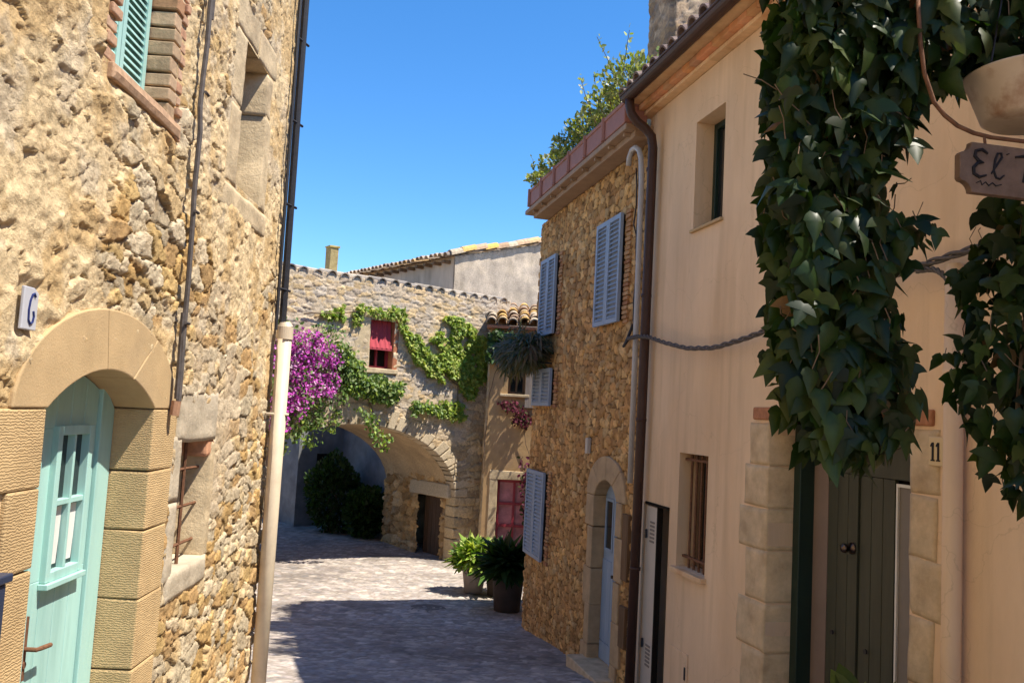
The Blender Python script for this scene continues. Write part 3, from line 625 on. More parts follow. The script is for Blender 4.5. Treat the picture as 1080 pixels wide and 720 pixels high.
# plate 11
mb = MB(FR); mb.box(3.765, 3.875, -.022, -.0, -.155, -.005); p11 = mb.build('number_plate', M_plate11, PH, bev=.004)
mb = MB(FR)
for c_ in (3.842, 3.802):
    mb.box(c_-.006, c_+.006, -.026, -.0225, -.125, -.035); mb.prism([(c_+.006, -.035), (c_+.018, -.052), (c_+.014, -.058), (c_+.006, -.048)], -.026, -.0225)
    mb.box(c_-.013, c_+.013, -.0262, -.0222, -.131, -.124)
mb.build('numeral', M_ink, p11)
# cornice, roof, gutter, downpipes, cable
mb = MB(FR); r_ = random.Random(2); s_ = S0
while s_ < S1+.05:
    mb.jbox(s_, min(s_+.29, S1+.06), -.09, .4, 3.08, 3.115, .002, c=(r_.uniform(.9, 1.15),)*3); s_ += .292
s_ = S0-.1
while s_ < S1+.05:
    mb.jbox(s_, min(s_+.14, S1+.07), -.15, .4, 3.12, 3.175, .003, c=(r_.uniform(.85, 1.1), r_.uniform(.7, .85), r_.uniform(.6, .8))); s_ += .145
mb.box(S0, S1+.05, -.25, .4, 3.18, 3.215, c=(.95, .95, .9))
mb.build('cornice', M_cornice, PH, bev=.004)
def tiles(mb, fr, s0, s1, d0, d1, z0, z1, sp=.21, ln=.42, rd=.085, pal=None, seed=1, fill=False):
    """barrel tiles: rows run from the eave (d0,z0) to the ridge (d1,z1)"""
    r = random.Random(seed); sl = math.hypot(d1-d0, z1-z0); nrow = max(1, int(round(sl/(ln*.85)))); ud, uz = (d1-d0)/sl, (z1-z0)/sl
    ncol = int(round((s1-s0)/sp))
    for c in range(ncol+1):
        for k in range(nrow):
            b = k*sl/nrow; L_ = ln*r.uniform(.95, 1.05); s = s0+c*(s1-s0)/ncol+r.uniform(-.02, .02); col = r.choice(pal); f = r.uniform(.75, 1.25); col = tuple(x*f for x in col)
            lift = r.uniform(-.5, 1)*.02; V = []
            for (t, q) in ((0, 1.0), (L_, .82)):
                for th in (.02, 0):
                    for g in np.linspace(0, math.pi, 8):
                        rr_ = (rd-th)*q; off = rr_*math.sin(g)+(.02 if t else 0)*0+lift+.012*k*0+(.018 if t == 0 else 0)
                        dd = d0+ud*(b+t)-uz*off; zz = z0+uz*(b+t)+ud*off
                        V.append(fr(s+rr_*math.cos(g), dd, zz))
            Fc = []
            for j in range(7): Fc += [(j, j+1, 17+j, 16+j), (8+j, 24+j, 25+j, 9+j), (j, 8+j, 9+j, j+1), (16+j, 17+j, 25+j, 24+j)]
            Fc += [(0, 16, 24, 8), (7, 15, 31, 23)]
            mb.add(V, Fc, col)
            if fill and k == 0:
                W_ = [fr(s+(rd-.012)*math.cos(g), d0+.02, z0-.03+(rd-.012)*math.sin(g)+.03) for g in np.linspace(0, math.pi, 9)]; mb.add(W_, [tuple(range(9))], col)
    return mb
PAL_T = [(.42, .27, .17), (.50, .34, .22), (.36, .22, .14), (.45, .36, .26)]
mb = MB(FR); tiles(mb, FR, 3.5, S1+.05, -.30, 1.6, 3.265, 3.92, pal=[(.20, .15, .14), (.25, .19, .17), (.16, .12, .12)], seed=5)
mb.add(FR([S0, S1, S1, S0], [-.22, -.22, 4.2, 4.2], [3.225, 3.225, 4.90, 4.90]), [(0, 1, 2, 3)], (.3, .18, .12)); mb.add(FR([S0, S1, S1, S0], [4.2, 4.2, 8.2, 8.2], [4.95, 4.95, 3.2, 3.2]), [(0, 1, 2, 3)], (.3, .18, .12))
mb.add(FR([S1-.01, S1-.01, S1-.01], [.0, 4.2, 8], [3.2, 4.9, 3.2]), [(0, 1, 2)], (.5, .36, .25))
mb.build('roof', M_tile, PH, smooth=False)
mb = MB(FR); n = 10
gs = [S0, 7.86]; V = []
for s_ in gs:
    for t in (0, .008):
        for g in np.linspace(math.pi, 2*math.pi, n): V.append(FR(s_, -.325+(.065-t)*math.cos(g), 3.20+(.065-t)*math.sin(g)))
Fc = []
for j in range(n-1): Fc += [(j, j+1, 2*n+j+1, 2*n+j), (n+j, 3*n+j, 3*n+j+1, n+j+1)]
Fc += [(0, 2*n, 3*n, n), (n-1, 2*n-1, 4*n-1, 3*n-1)]+[(2*n+j, 2*n+j+1, 3*n+j+1, 3*n+j) for j in range(n-1)]+[(j, n+j, n+j+1, j+1) for j in range(n-1)]
mb.add(V, Fc); mb.tube([FR(S0, -.392, 3.20), FR(7.86, -.392, 3.20)], .011, 6)
mb.build('gutter', M_brownmetal, PH)
mb = MB(FR)
mb.tube([FR(7.76, -.32, 3.16), FR(7.76, -.32, 3.08), FR(7.755, -.30, 3.0), FR(7.74, -.24, 2.92), FR(7.72, -.16, 2.86), FR(7.70, -.10, 2.78), FR(7.69, -.085, 2.66), FR(7.70, -.085, 0), FR(7.73, -.085, -2.75)], .046, 12)
for zz in (2.45, 1.2, 0., -1.4): mb.tube([FR(7.705, -.085, zz-.015), FR(7.705, -.085, zz+.015)], .052, 12)
mb.build('downpipe', M_brownmetal, PH, smooth=True)
mb = MB(FR); mb.tube([FR(3.655, -.06, .87), FR(3.655, -.06, -2.4)], .046, 12); mb.tube([FR(3.655, -.06, .3), FR(3.655, -.06, .34)], .053, 12); mb.build('plaster_conduit', M_plaster, PH, smooth=True)
# twisted cable
def twist(ctrl, mb, n=90, turns=14, r=.016, tr=.011, seed=1, m=3):
    c = np.array(ctrl, float); seg = np.linspace(0, len(c)-1, n); P_ = np.stack([np.interp(seg, range(len(c)), c[:, k]) for k in range(3)], 1)
    ker = np.ones(7)/7
    Pp = np.pad(P_, ((3, 3), (0, 0)), mode='edge'); P_ = np.stack([np.convolve(Pp[:, k], ker, 'valid') for k in range(3)], 1)
    for j in range(m):
        ph = 2*math.pi*j/m; g = np.linspace(0, turns*2*math.pi, n)+ph
        Q = FR(P_[:, 0], P_[:, 1]+r*np.cos(g), P_[:, 2]+r*np.sin(g)); mb.tube([Vector(q) for q in Q], tr, 6)
mb = MB(FR)
twist([(8.02, -.14, .80), (7.85, -.15, .80), (7.7, -.15, .80), (7.5, -.12, .78), (7.2, -.1, .71), (6.7, -.1, .625), (6.2, -.1, .60), (5.7, -.1, .64), (5.2, -.1, .70), (4.6, -.1, .80), (4.1, -.1, .87), (3.75, -.1, .90), (3.3, -.1, .93), (2.6, -.1, 1.0)], mb, 200, 15, .013, .0095)
mb.build('twisted_cable', M_cable, PH, smooth=True)
mb = MB(FR); twist([(3.9, -.1, .87), (3.75, -.1, .86), (3.67, -.09, .80), (3.655, -.07, .70)], mb, 30, 3, .01, .008); mb.build('cable_tail', M_cable, PH, smooth=True)

# ================================================================== BROWN STONE HOUSE
BH = thing('brown_stone_house', 'brown rubble stone house with lilac blue shutters and roof terrace in the shade', 'house', FR(10, .1, ground_z(10)))
PAL_B = [(.56, .32, .12), (.62, .38, .155), (.43, .235, .09), (.55, .36, .17), (.48, .26, .10), (.52, .30, .125)]
def brown_style(s, z):
    a = rubble(s, z, 41, .145, .10, .034, PAL_B, (.10, .052, .022), .007, .004, warp=.25, p=2.0, gap=.15, tilt=.30, wf=.10, dome=0, ra=.4)  # earth mortar, coloured darker still for joint shade the soft light lacks
    b = rubble(s, z, 42, .115, .075, .030, PAL_B, (.11, .06, .026), .006, .004, warp=.25, p=2.0, gap=.17, tilt=.30, wf=.12, dome=0, ra=.45)
    k = sm(.47, .53, fbm(s*1.2, z*1.2, 43, 3)-.06*np.clip(z, -1.5, 1.5)+.02)
    return a[0]*(1-k)+b[0]*k, a[1]*(1-k)[..., None]+b[1]*k[..., None]
BC, BS = 8.80, -.86
def b_hole(s, z): return (np.abs(s-BC) < .40) & (z < BS) | ((((s-BC)/.40)**2+((z-BS)/.26)**2 < 1) & (z >= BS))
hfield('wall', FR, [(7.985, 12.15, -3.15, 2.83, .014)], brown_style, M_brown, BH, hole=b_hole, base=.02)
# body with its slanted far end
E0 = FR(12.14, .32, 0); ed = np.array((.95, .31, 0)); mb = MB(FW)
pa, pb = FR(7.985, .32, 0), E0; pc = E0+ed*5.5; pd = FR(7.985, 6.3, 0)
V = [p+np.array((0, 0, z)) for z in (-3.3, 2.83) for p in (pa, pb, pc, pd)]
mb.add(V, [(0, 1, 2, 3), (4, 5, 6, 7), (0, 1, 5, 4), (1, 2, 6, 5), (2, 3, 7, 6), (3, 0, 4, 7)]); mb.build('house_body', M_ochre, BH)
# terrace slab
q0, q1 = FR(7.86, -.30, 0), FR(11.80, -.30, 0); q2 = q1+ed*5.5; q3 = FR(8.21, 6.3, 0)
q0 = FR(8.22, -.30, 0)
def slabm(z0, z1, inset=0):
    a, b = FR(7.90, -.30+inset, 0), FR(12.0-inset*1.2, -.30+inset, 0); c, d = b+ed*6, FR(7.99, 6.3, 0)
    return [p+np.array((0, 0, z)) for z in (z0, z1) for p in (a, b, c, d)]
BX = [(0, 1, 2, 3), (4, 5, 6, 7), (0, 1, 5, 4), (1, 2, 6, 5), (2, 3, 7, 6), (3, 0, 4, 7)]
mb = MB(); mb.add(slabm(2.90, 2.96), BX)
mb.add(slabm(2.835, 2.90, .10), BX); mb.build('terrace_slab', M_slab, BH, bev=.008)
for k in range(9): MB(FR).jbox(8.02+k*.45, 8.055+k*.45, -.27, -.06, 2.865, 2.899, .003).build('slab_bracket', M_slab, BH)
# door
def arch_ring(fr, c, z0, hw, rise, th_s, th_c, d0, d1, n, parts, mb):
    I = seg_arc(c, z0, hw, rise, n); X = arc_pts(c, z0, hw+th_s, rise+th_c, 0, math.pi, n); st = (n-1)//parts
    for a in range(0, n-1, st):
        b = min(a+st, n-1); V = []; m = b-a+1
        for j in range(a, b+1):
            p, q = I[j], X[j]; sh = .003 if j == b and b < n-1 else 0
            V += list(fr([p[0]+sh, q[0]+sh, p[0]+sh, q[0]+sh], [d0, d0, d1, d1], [p[1], q[1], p[1], q[1]]))
        Fc = []
        for j in range(m-1):
            o_, p_ = j*4, j*4+4; Fc += [(o_, o_+1, p_+1, p_), (o_+2, p_+2, p_+3, o_+3), (o_, p_, p_+2, o_+2), (o_+1, o_+3, p_+3, p_+1)]
        Fc += [(0, 2, 3, 1), (m*4-4, m*4-3, m*4-1, m*4-2)]; mb.add(V, Fc)
    return mb
mb = arch_ring(FR, BC, BS, .355, .19, .26, .26, -.03, .3, 25, 4, MB(FR)); 
zt = BS; k = 0
while zt > -2.9:
    h = rq.uniform(.32, .46); mb.jbox(BC-.355-(.24 if k % 2 else .17), BC-.355, -.03, .3, zt-h, zt-.005, .006); mb.jbox(BC+.355, BC+.355+(.16 if k % 2 else .25), -.03, .3, zt-h, zt-.005, .006); zt -= h; k += 1
mb.build('door_surround', mat('brown_sandstone', (.44, .31, .18), var=.18, vscale=7, bump=.005, rough=.92, spec=.15), BH, bev=.012)
mb = MB(FR); zb = -2.62
top = [p for p in seg_arc(BC, BS, .352, .187, 21)]
mb.prism([(BC-.352, zb), (BC+.352, zb)]+top, .12, .16); bd = mb.build('door', M_bluedoor, BH)
mb = MB(FR)
for k in range(5): mb.box(BC-.35+k*.14+.004, BC-.35+(k+1)*.14-.004, .108, .1195, zb+.2, -1.55)
mb.box(BC-.34, BC-.03, .105, .1195, zb, zb+.19); mb.box(BC+.03, BC+.34, .105, .1195, zb, zb+.19); mb.box(BC-.02, BC+.02, .098, .1195, zb, -.72); mb.build('door_boards', M_bluedoor, bd, bev=.003)
for a in (BC-.30, BC+.05):
    mb = MB(FR); mb.box(a, a+.03, .10, .1195, -1.45, -.88); mb.box(a+.22, a+.25, .10, .1195, -1.45, -.88); mb.box(a+.03, a+.22, .101, .1195, -1.45, -1.42); mb.box(a+.03, a+.22, .101, .1195, -.91, -.88); f_ = mb.build('door_window', M_bluedoor, bd)
    mb = MB(FR); mb.box(a+.03, a+.22, .112, .1194, -1.42, -.91); o = mb.build('door_glass', M_glass, bd)
mb = MB(FR); knob(mb, FR(BC-.06, .12, -1.68), -FR.n, [(.02, 0), (.02, .01), (.008, .02), (.018, .04), (.018, .055), (.001, .06)], 10); mb.build('door_knob', M_iron, bd)
mb = MB(FR); mb.jbox(BC-.5, BC+.5, -.22, .15, -3.0, -2.625, .01); mb.build('doorstep', M_quoin, BH, bev=.012)
# shutters with thin brick reveals
for (a0, a1, z0, z1) in ((8.54, 9.34, 1.03, 2.21), (11.04, 11.80, 1.10, 2.19), (11.03, 11.95, .12, .63), (11.10, 12.0, -1.95, -.78)):
    louvre_shutter(FR, a0, a1, z0, z1, -.075, M_lilac, BH, 'shutter', 2, .05, .035, .05)
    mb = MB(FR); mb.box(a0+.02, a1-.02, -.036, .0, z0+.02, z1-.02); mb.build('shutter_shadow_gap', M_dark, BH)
    bricks_strip(FR, a0-.16, a0-.02, -.022, .1, z0-.02, z1+.04, .036, .014, .008, int(a0*10), ((1.2, 1.2, 1), (1, .9, .8), (1.3, 1.4, 1.2))).build('brick_reveal', M_brick, BH)
mb = MB(FR); mb.box(9.40, 9.48, -.05, .0, -.42, -.24); mb.build('wall_lamp', M_white, BH, bev=.01)
for (z0, z1) in ((-1.60, -.95), (-2.25, -1.85)): MB(FR).box(8.06, 8.22, -.035, .02, z0, z1).build('meter_box', M_wood, BH, bev=.004)
# pale overflow pipe with a crook, and black cables
mb = MB(FR)
mb.tube([FR(8.20, -.14, 2.62), FR(8.19, -.14, 2.70), FR(8.14, -.135, 2.765), FR(8.05, -.13, 2.77), FR(7.97, -.12, 2.72), FR(7.93, -.11, 2.62), FR(7.92, -.1, 2.4), FR(7.925, -.09, .8), FR(7.925, -.085, -.62)], .028, 10)
mb.build('overflow_pipe', M_greypipe, BH, smooth=True)
mb = MB(FR); c = [FR(8.04+.02*math.sin(k*1.7), -.07, 2.72-k*.19) for k in range(11)]; mb.tube(c, .015, 6); mb.tube([FR(8.16+.03*math.cos(k*2), -.06, 2.6-k*.2) for k in range(4)]+[FR(8.05, -.06, 1.8)], .008, 5)
mb.tube([FR(8.04, -.08, .95), FR(8.16, -.10, .78), FR(8.12, -.14, .73), FR(7.98, -.14, .80)], .016, 6); mb.build('cable', M_iron, BH, smooth=True)
# chimney
CHB = thing('chimney', 'stone chimney stack rising behind the gutter of the plaster house', 'chimney', (1.62, 9.3, 3.0))
FC = Fr((1.65, 9.55, 0), (.9737, .2278, 0), (-.2278, .9737, 0))
def ch_style(s, z): return rubble(s, z, 71, .17, .09, .03, [(.42, .30, .19), (.48, .36, .24), (.36, .25, .16), (.44, .30, .17)], (.28, .22, .17), .004, .006, gap=.14)
hfield('stack', FC, [(0, .9, 2.9, 6.2, .03)], ch_style, M_rub, CHB, skirt=.5, base=0)
FC2 = Fr((1.65, 9.55, 0), (-.2278, .9737, 0), (.9737, .2278, 0)); hfield('stack_side', FC2, [(0, .7, 2.9, 6.2, .03)], ch_style, M_rub, CHB, skirt=.5)
mb = MB(FC); mb.box(.05, .88, .03, .7, 2.9, 6.19); mb.box(-.05, .95, -.05, .75, 6.2, 6.27); mb.build('stack_core', M_pale, CHB)

# ================================================================== ARCH WALL
AH = thing('arch_wall', 'sunlit grey stone wall with wide vaulted arch and curtained red window', 'wall', FA(-2.3, .3, -3.1))
PAL_A = [(.54, .42, .28), (.58, .45, .31), (.44, .35, .26), (.56, .40, .22), (.48, .40, .31), (.58, .42, .23)]
PAL_A2 = [(.48, .36, .21), (.52, .41, .26), (.42, .30, .17), (.50, .38, .22)]
def arch_style(s, z):
    g = rubble(s, z, 51, .20, .085, .030, PAL_A, (.52, .42, .30), .010, .014, gap=.12, p=2.6, wf=.15, ra=.6)
    y_ = rubble(s, z, 52, .30, .15, .040, PAL_A2, (.44, .34, .22), .008, .014, gap=.12, p=2.6, wf=.15, ra=.6)
    k = sm(.35, .62, (-z)*.33+fbm(s*.9, z*.9, 53, 3)*.6+.18*sm(-1, 0.6, s))
    H = g[0]*(1-k)+y_[0]*k; C = g[1]*(1-k)[..., None]+y_[1]*k[..., None]
    gr = sm(.52, .68, fbm(s*1.5, z*2.2, 54, 4))[..., None]*(1-k[..., None]); C = C*(1-gr*.5)+np.array((.46, .42, .37))*gr*.5
    return H, C
AC, AZ, AW, AR = -2.3, -1.8, 2.3, 1.42
def in_arch(s, z, g=0):
    return (np.abs(s-AC) < AW+g) & (z < AZ) | ((((s-AC)/(AW+g))**2+((z-AZ)/(AR+g))**2 < 1) & (z >= AZ))
def a_hole(s, z): return in_arch(s, z, .1) | ((s > -2.2) & (s < -1.66) & (z > .72) & (z < 1.66))
hfield('wall', FA, [(-6.2, 1.2, -3.3, 2.45, .018)], arch_style, M_rub, AH, hole=a_hole)
# vault: intrados strip through the thickness with slight unevenness
n = 48; T = np.linspace(0, math.pi, n); prof = [(AC+AW, AZ)]+[(AC+AW*math.cos(t), AZ+AR*math.sin(t)) for t in T[1:-1]]+[(AC-AW, AZ), (AC-AW, -2.6), (AC-AW, -3.3)]
nd = 40; A_, D_ = np.meshgrid(np.arange(len(prof)), np.linspace(.25, 2.8, nd), indexing='ij'); pr = np.array(prof)
ss = pr[A_, 0]; zz = pr[A_, 1]; u = np.linspace(0, 8, len(prof))[A_]
jit = (fbm(D_*3, u*3, 88, 5)-.5)*.07; dirx = (ss-AC)/3; dirz = np.clip((zz-AZ)/AR, 0, 1)*.5
ss2 = ss-jit*dirx; zz2 = zz-jit*dirz
i = np.arange(A_.size).reshape(A_.shape)
cc = np.array((.47, .34, .20))*(0.65+.7*fbm(D_*4, u*4, 89, 5))[..., None]
quad_obj('vault', FA(ss2, D_, zz2).reshape(-1, 3), np.stack([i[:-1, :-1], i[:-1, 1:], i[1:, 1:], i[1:, :-1]], -1).reshape(-1, 4), M_rub, AH, True, cc.reshape(-1, 3))
# voussoirs and pier stones at the front edge
mb = MB(FA); rv = random.Random(6); t = 0.0; ts = [0]
while t < math.pi-.05:
    t += rv.uniform(.05, .13); ts.append(min(t, math.pi))
for t0, t1 in zip(ts[:-1], ts[1:]):
    th = rv.uniform(.26, .55); c0 = tuple(np.array((.46, .37, .25))*rv.uniform(.8, 1.2)); d0 = -.03+rv.uniform(-.02, .012)
    V = []
    for t in (t0+.006, t1-.006):
        for rr_ in (0, th):
            for d in (d0, .28): V.append(FA(AC+(AW+rr_)*math.cos(t), d, AZ+(AR+rr_)*math.sin(t)))
    mb.add(V, [(0, 1, 3, 2), (4, 5, 7, 6), (0, 1, 5, 4), (2, 3, 7, 6), (0, 2, 6, 4), (1, 3, 7, 5)], c0)
mb.build('arch_voussoirs', M_rub, AH, bev=.02)
mb = MB(FA)
for sd in (0, 1):
    zt = AZ; k = 0
    while zt > -3.25:
        h = rv.uniform(.16, .30); wd = rv.uniform(.28, .55); c0 = tuple(np.array((.47, .35, .20))*rv.uniform(.8, 1.2))
        if sd == 0: mb.rough(AC+AW-.01, AC+AW+wd, -.03, .28, zt-h+.008, zt, .02, .03, c0)
        else: mb.rough(AC-AW-wd, AC-AW+.01, -.03, .28, zt-h+.008, zt, .02, .03, c0)
        zt -= h
    mb.build('arch_pier', M_rub, AH, smooth=True); mb = MB(FA)
# inner right side of the passage as rubble, with a blocked doorway and its lintel
FI = Fr(FA(0, 0, 0), (-.613, .79, 0), (.79, .613, 0))
def in_style(s, z):
    H, C = rubble(s, z, 61, .34, .17, .09, [(.46, .29, .13), (.52, .34, .16), (.38, .24, .11), (.48, .34, .19)], (.22, .14, .07), .000, .016, gap=.16, p=2.7)
    return H, C
def i_hole(s, z): return (s > .40) & (s < 1.28) & (z < -1.86)
hfield('inner_wall', FI, [(.27, 2.82, -3.3, -1.2, .025)], in_style, M_rub, AH, hole=i_hole, skirt=.25, base=.0)
mb = MB(FI); mb.jbox(.12, 1.62, -.10, .2, -1.84, -1.56, .02, (.46, .38, .27)); mb.build('doorway_lintel', M_rub, AH, bev=.03)
M_dw = mat('dark_old_wood', (.085, .05, .03), var=.35, vscale=8, bump=.004, bscale=40, rough=.9, stretch=(3, 3, .25))
mb = MB(FI); mb.box(.38, 1.30, .16, .22, -3.3, -1.85); dd = mb.build('passage_door', M_dw, AH)
mb = MB(FI)
for k in range(6): mb.box(.40+k*.15, .40+k*.15+.14, .14, .159, -3.3, -1.88)
mb.build('door_boards', M_dw, dd)
# block behind: solid above the vault, back face with the opening
mb = MB(FA)
bs = sorted({-6.2, 1.19, AC-AW, AC+AW}); N = 24
tt = np.linspace(0, math.pi, N); arc = [(AC+AW*math.cos(t), AZ+AR*math.sin(t)) for t in tt]
mb.add(FA([AC+AW, 1.19, 1.19, AC+AW], 2.8, [-3.3, -3.3, 2.4, 2.4]), [(0, 1, 2, 3)]); mb.add(FA([-6.2, AC-AW, AC-AW, -6.2], 2.8, [-3.3, -3.3, 2.4, 2.4]), [(0, 1, 2, 3)])
for p, q in zip(arc[:-1], arc[1:]): mb.add(FA([p[0], q[0], q[0], p[0]], 2.8, [p[1], q[1], 2.4, 2.4]), [(0, 1, 2, 3)])
mb.add(FA([-6.2, 1.19, 1.19, -6.2], [.2, .2, 2.8, 2.8], 2.30), [(0, 1, 2, 3)]); mb.add(FA([-6.19]*4, [.2, 2.8, 2.8, .2], [-3.3, -3.3, 2.4, 2.4]), [(0, 1, 2, 3)]); mb.add(FA([1.19]*4, [.2, 2.8, 2.8, .2], [-3.3, -3.3, 2.4, 2.4]), [(0, 1, 2, 3)])
mb.build('rear_masonry', M_pale, AH, recalc=False)
# coping of grey barrel tiles laid across the crest
mb = tiles(MB(FA), FA, -6.1, 1.0, -.03, .45, 2.362, 2.48, sp=.27, ln=.55, rd=.10, pal=[(.47, .39, .30), (.50, .42, .32), (.40, .34, .28)], seed=11, fill=True); mb.build('coping_tiles', M_tile, AH)
# red window
mb = MB(FA); mb.rough(-2.52, -2.19, -.025, .3, .66, 1.70); mb.build('window_jamb', M_pale, AH, smooth=True)
mb = MB(FA); mb.jbox(-1.67, -1.56, -.02, .3, .60, 1.70, .01, (1.1, .8, .7)); mb.build('window_jamb', M_brick, AH, bev=.015)
mb = MB(FA); mb.rough(-2.5, -1.4, -.025, .3, 1.68, 1.86); mb.build('window_lintel', M_pale, AH, smooth=True); mb = MB(FA); mb.jbox(-2.3, -1.55, -.06, .3, .62, .72, .008); mb.build('window_sill', M_pale, AH, bev=.015)
mb = MB(FA); mb.box(-2.2, -1.66, .24, .26, .7, 1.7); wn = mb.build('window', M_dark, AH)
mb = MB(FA); mb.box(-2.2, -2.14, .17, .22, .72, 1.68); mb.box(-1.72, -1.66, .17, .22, .72, 1.68); mb.box(-2.14, -1.72, .17, .22, .72, .77); mb.box(-1.95, -1.91, .17, .22, .77, 1.12); mb.build('frame', M_red, wn)
mb = MB(FA); V = []
for a in np.linspace(-2.17, -1.69, 17): V += list(FA([a, a, a], [.10+.01*math.sin(a*60), .08+.012*math.sin(a*60), .0+.012*math.sin(a*60)], [1.66, 1.3, 1.12]))
mb.add(V, [(i*3+j, i*3+3+j, i*3+4+j, i*3+1+j) for i in range(16) for j in range(2)]); mb.box(-2.17, -1.69, .0, .02, 1.08, 1.12); mb.build('awning_blind', M_redblind, wn, recalc=False)

# ================================================================== SIDE HOUSE (red door)
SH = thing('ochre_house', 'small ochre house with pink paned red door and lichened tile roof in the corner', 'house', (.3, 17.0, -3.1))
class FrK(Fr):
    k = 1.205
    def __call__(s, a, d, z): return Fr.__call__(s, np.asarray(a, float)*s.k, d, np.asarray(z, float)*s.k)
FS = FrK((-.43, 17.6, 0), (1, .0, 0), (0, 1, 0)); FS2 = FrK((-.43, 17.6, 0), (-.075, .997, 0), (.997, .075, 0))
mb = MB(FS)
cs = [0, .18, .23, .75, .36, .62, 3.0]; 
ops = [(.24, .82, -3.2, -1.13), (.33, .62, .32, .82)]
cs = sorted({0, 3.0, *[a for o_ in ops for a in o_[:2]]}); cz = sorted({-3.3, 1.42, *[a for o_ in ops for a in o_[2:]]})
for a0, a1 in zip(cs[:-1], cs[1:]):
    for z0, z1 in zip(cz[:-1], cz[1:]):
        if any(o_[0] < (a0+a1)/2 < o_[1] and o_[2] < (z0+z1)/2 < o_[3] for o_ in ops): continue
        mb.add(FS([a0, a1, a1, a0], 0, [z0, z0, z1, z1]), [(0, 1, 2, 3)])
for (a0, a1, z0, z1) in ops:
    for a in (a0, a1): mb.add(FS([a]*4, [0, .25, .25, 0], [z0, z0, z1, z1]), [(0, 1, 2, 3)])
    for z in (z0, z1): mb.add(FS([a0, a1, a1, a0], [0, 0, .25, .25], z), [(0, 1, 2, 3)])
mb.build('wall', M_ochre, SH, recalc=False)
hfield('side_wall', FS2, [(0, 2.0, -3.0, 1.45, .03)], arch_style, M_rub, SH, base=.0)
mb = MB(FS); mb.box(.02, 3.0, .3, 3.6, -3.3, 1.42); mb.build('house_body', M_ochre, SH)
mb = MB(FS); mb.jbox(.10, .24, -.02, .2, -3.2, -1.1, .008); mb.jbox(.10, .95, -.02, .2, -1.13, -.98, .01); mb.build('door_surround', M_pale, SH, bev=.01)
mb = MB(FS); mb.box(.24, .82, .14, .16, -3.2, -1.13); dr = mb.build('door', M_pinkglass, SH)
mb = MB(FS); mb.box(.24, .285, .10, .138, -3.2, -1.13); mb.box(.775, .82, .10, .138, -3.2, -1.13)
mb.box(.51, .55, .10, .138, -3.2, -1.13)
for z in (-3.0, -2.64, -2.28, -1.93, -1.56, -1.18): mb.box(.285, .775, .101, .137, z, z+.045)
mb.build('glazing_bars', M_red, dr)
mb = MB(FS); mb.box(.33, .62, .18, .20, .32, .82); wn = mb.build('window', M_glass, SH)
mb = MB(FS); mb.box(.33, .37, .13, .17, .32, .82); mb.box(.58, .62, .13, .17, .32, .82); mb.box(.37, .58, .13, .17, .32, .36); mb.box(.46, .49, .13, .17, .36, .82); mb.build('frame', M_wood, wn)
mb = MB(FS)
for k in range(5): mb.box(.63+k*.06, .63+k*.06+.056, -.06, -.035, .10, .80)
mb.box(.63, .93, -.034, -.02, .2, .26); mb.box(.63, .93, -.034, -.02, .65, .71); mb.build('weathered_shutter', M_greywood, SH)
mb = MB(FS); mb.box(.20, .70, -.07, .1, .27, .318); mb.build('window_sill', M_pale, SH, bev=.01)
mb = MB(FS); mb.box(-.08, 3, -.14, .2, 1.425, 1.475, (1.2, .9, .8)); mb.build('eave_board', M_brick, SH, bev=.006)
PAL_LI = [(.50, .35, .18), (.52, .32, .11), (.46, .35, .24), (.44, .29, .18), (.50, .40, .28)]
mb = tiles(MB(FS), FS, -.02, 3.0, -.17, 1.9, 1.50, 2.0, sp=.19, ln=.42, rd=.095, pal=PAL_LI, seed=21)
mb.add(FS([-.05, 3, 3, -.05], [-.12, -.12, 2.2, 2.2], [1.48, 1.48, 2.06, 2.06]), [(0, 1, 2, 3)], (.3, .2, .13)); mb.build('roof', M_tile, SH)

# ================================================================== HOUSES BEHIND
GH = thing('grey_gabled_house', 'grey rendered house behind the arch wall with orange lichen on its roof edge', 'house', FA(4, 3.5, -3.1))
def roof_z(s): return 3.80+(s-1.532)*.27
mb = MB(FA)
V = FA([1.532, 6.5, 6.5, 1.532]*2, [2.83]*4+[9]*4, [-3.2, -3.2, roof_z(6.5), roof_z(1.532)]*2)
mb.add(V, BX[:0]+[(0, 1, 2, 3), (4, 5, 6, 7), (0, 1, 5, 4), (1, 2, 6, 5), (2, 3, 7, 6), (3, 0, 4, 7)]); mb.build('wall', M_grend, GH)
def gab(s, z):
    H = .01+(fbm(s*3, z*3, 201, 6)-.5)*.05; c = np.array((.56, .46, .35))*(.50+.85*fbm(s*5, z*1.6, 202, 6))[..., None]; k = sm(.5, .6, fbm(s*1.4+3, z*2.4, 203, 5))[..., None]; return H, c*(1-.35*k)+np.array((.34, .29, .25))*.35*k
hfield('gable_wall', FA, [(1.54, 6.5, 1.5, 5.2, .04)], gab, M_rub, GH, hole=lambda s, z: z > roof_z(s)-.02, base=2.80, skirt=0)
mb = MB(FA); r_ = random.Random(3); k = 0
while 1.35+k*.34 < 6.5:                                                  # verge tiles along the gable
    s_ = 1.35+k*.34; z_ = roof_z(s_)+.05; f = r_.uniform(.8, 1.2); c0 = r_.choice(PAL_LI+[(.58, .34, .08), (.60, .36, .10)]); c0 = tuple(x*f for x in c0); z_ += r_.uniform(-.02, .03); V = []
    for t in (0, .40):
        for rr_ in (.14, .11):
            for g in np.linspace(0, math.pi, 8): V.append(FA(s_+t, 2.80+rr_*math.cos(g), z_+t*.27+rr_*math.sin(g)+(.02 if t else .0)+r_.uniform(-.004, .004)))
    Fc = []
    for j in range(7): Fc += [(j, j+1, 17+j, 16+j), (8+j, 24+j, 25+j, 9+j), (j, 8+j, 9+j, j+1), (16+j, 17+j, 25+j, 24+j)]
    mb.add(V, Fc, c0); k += 1
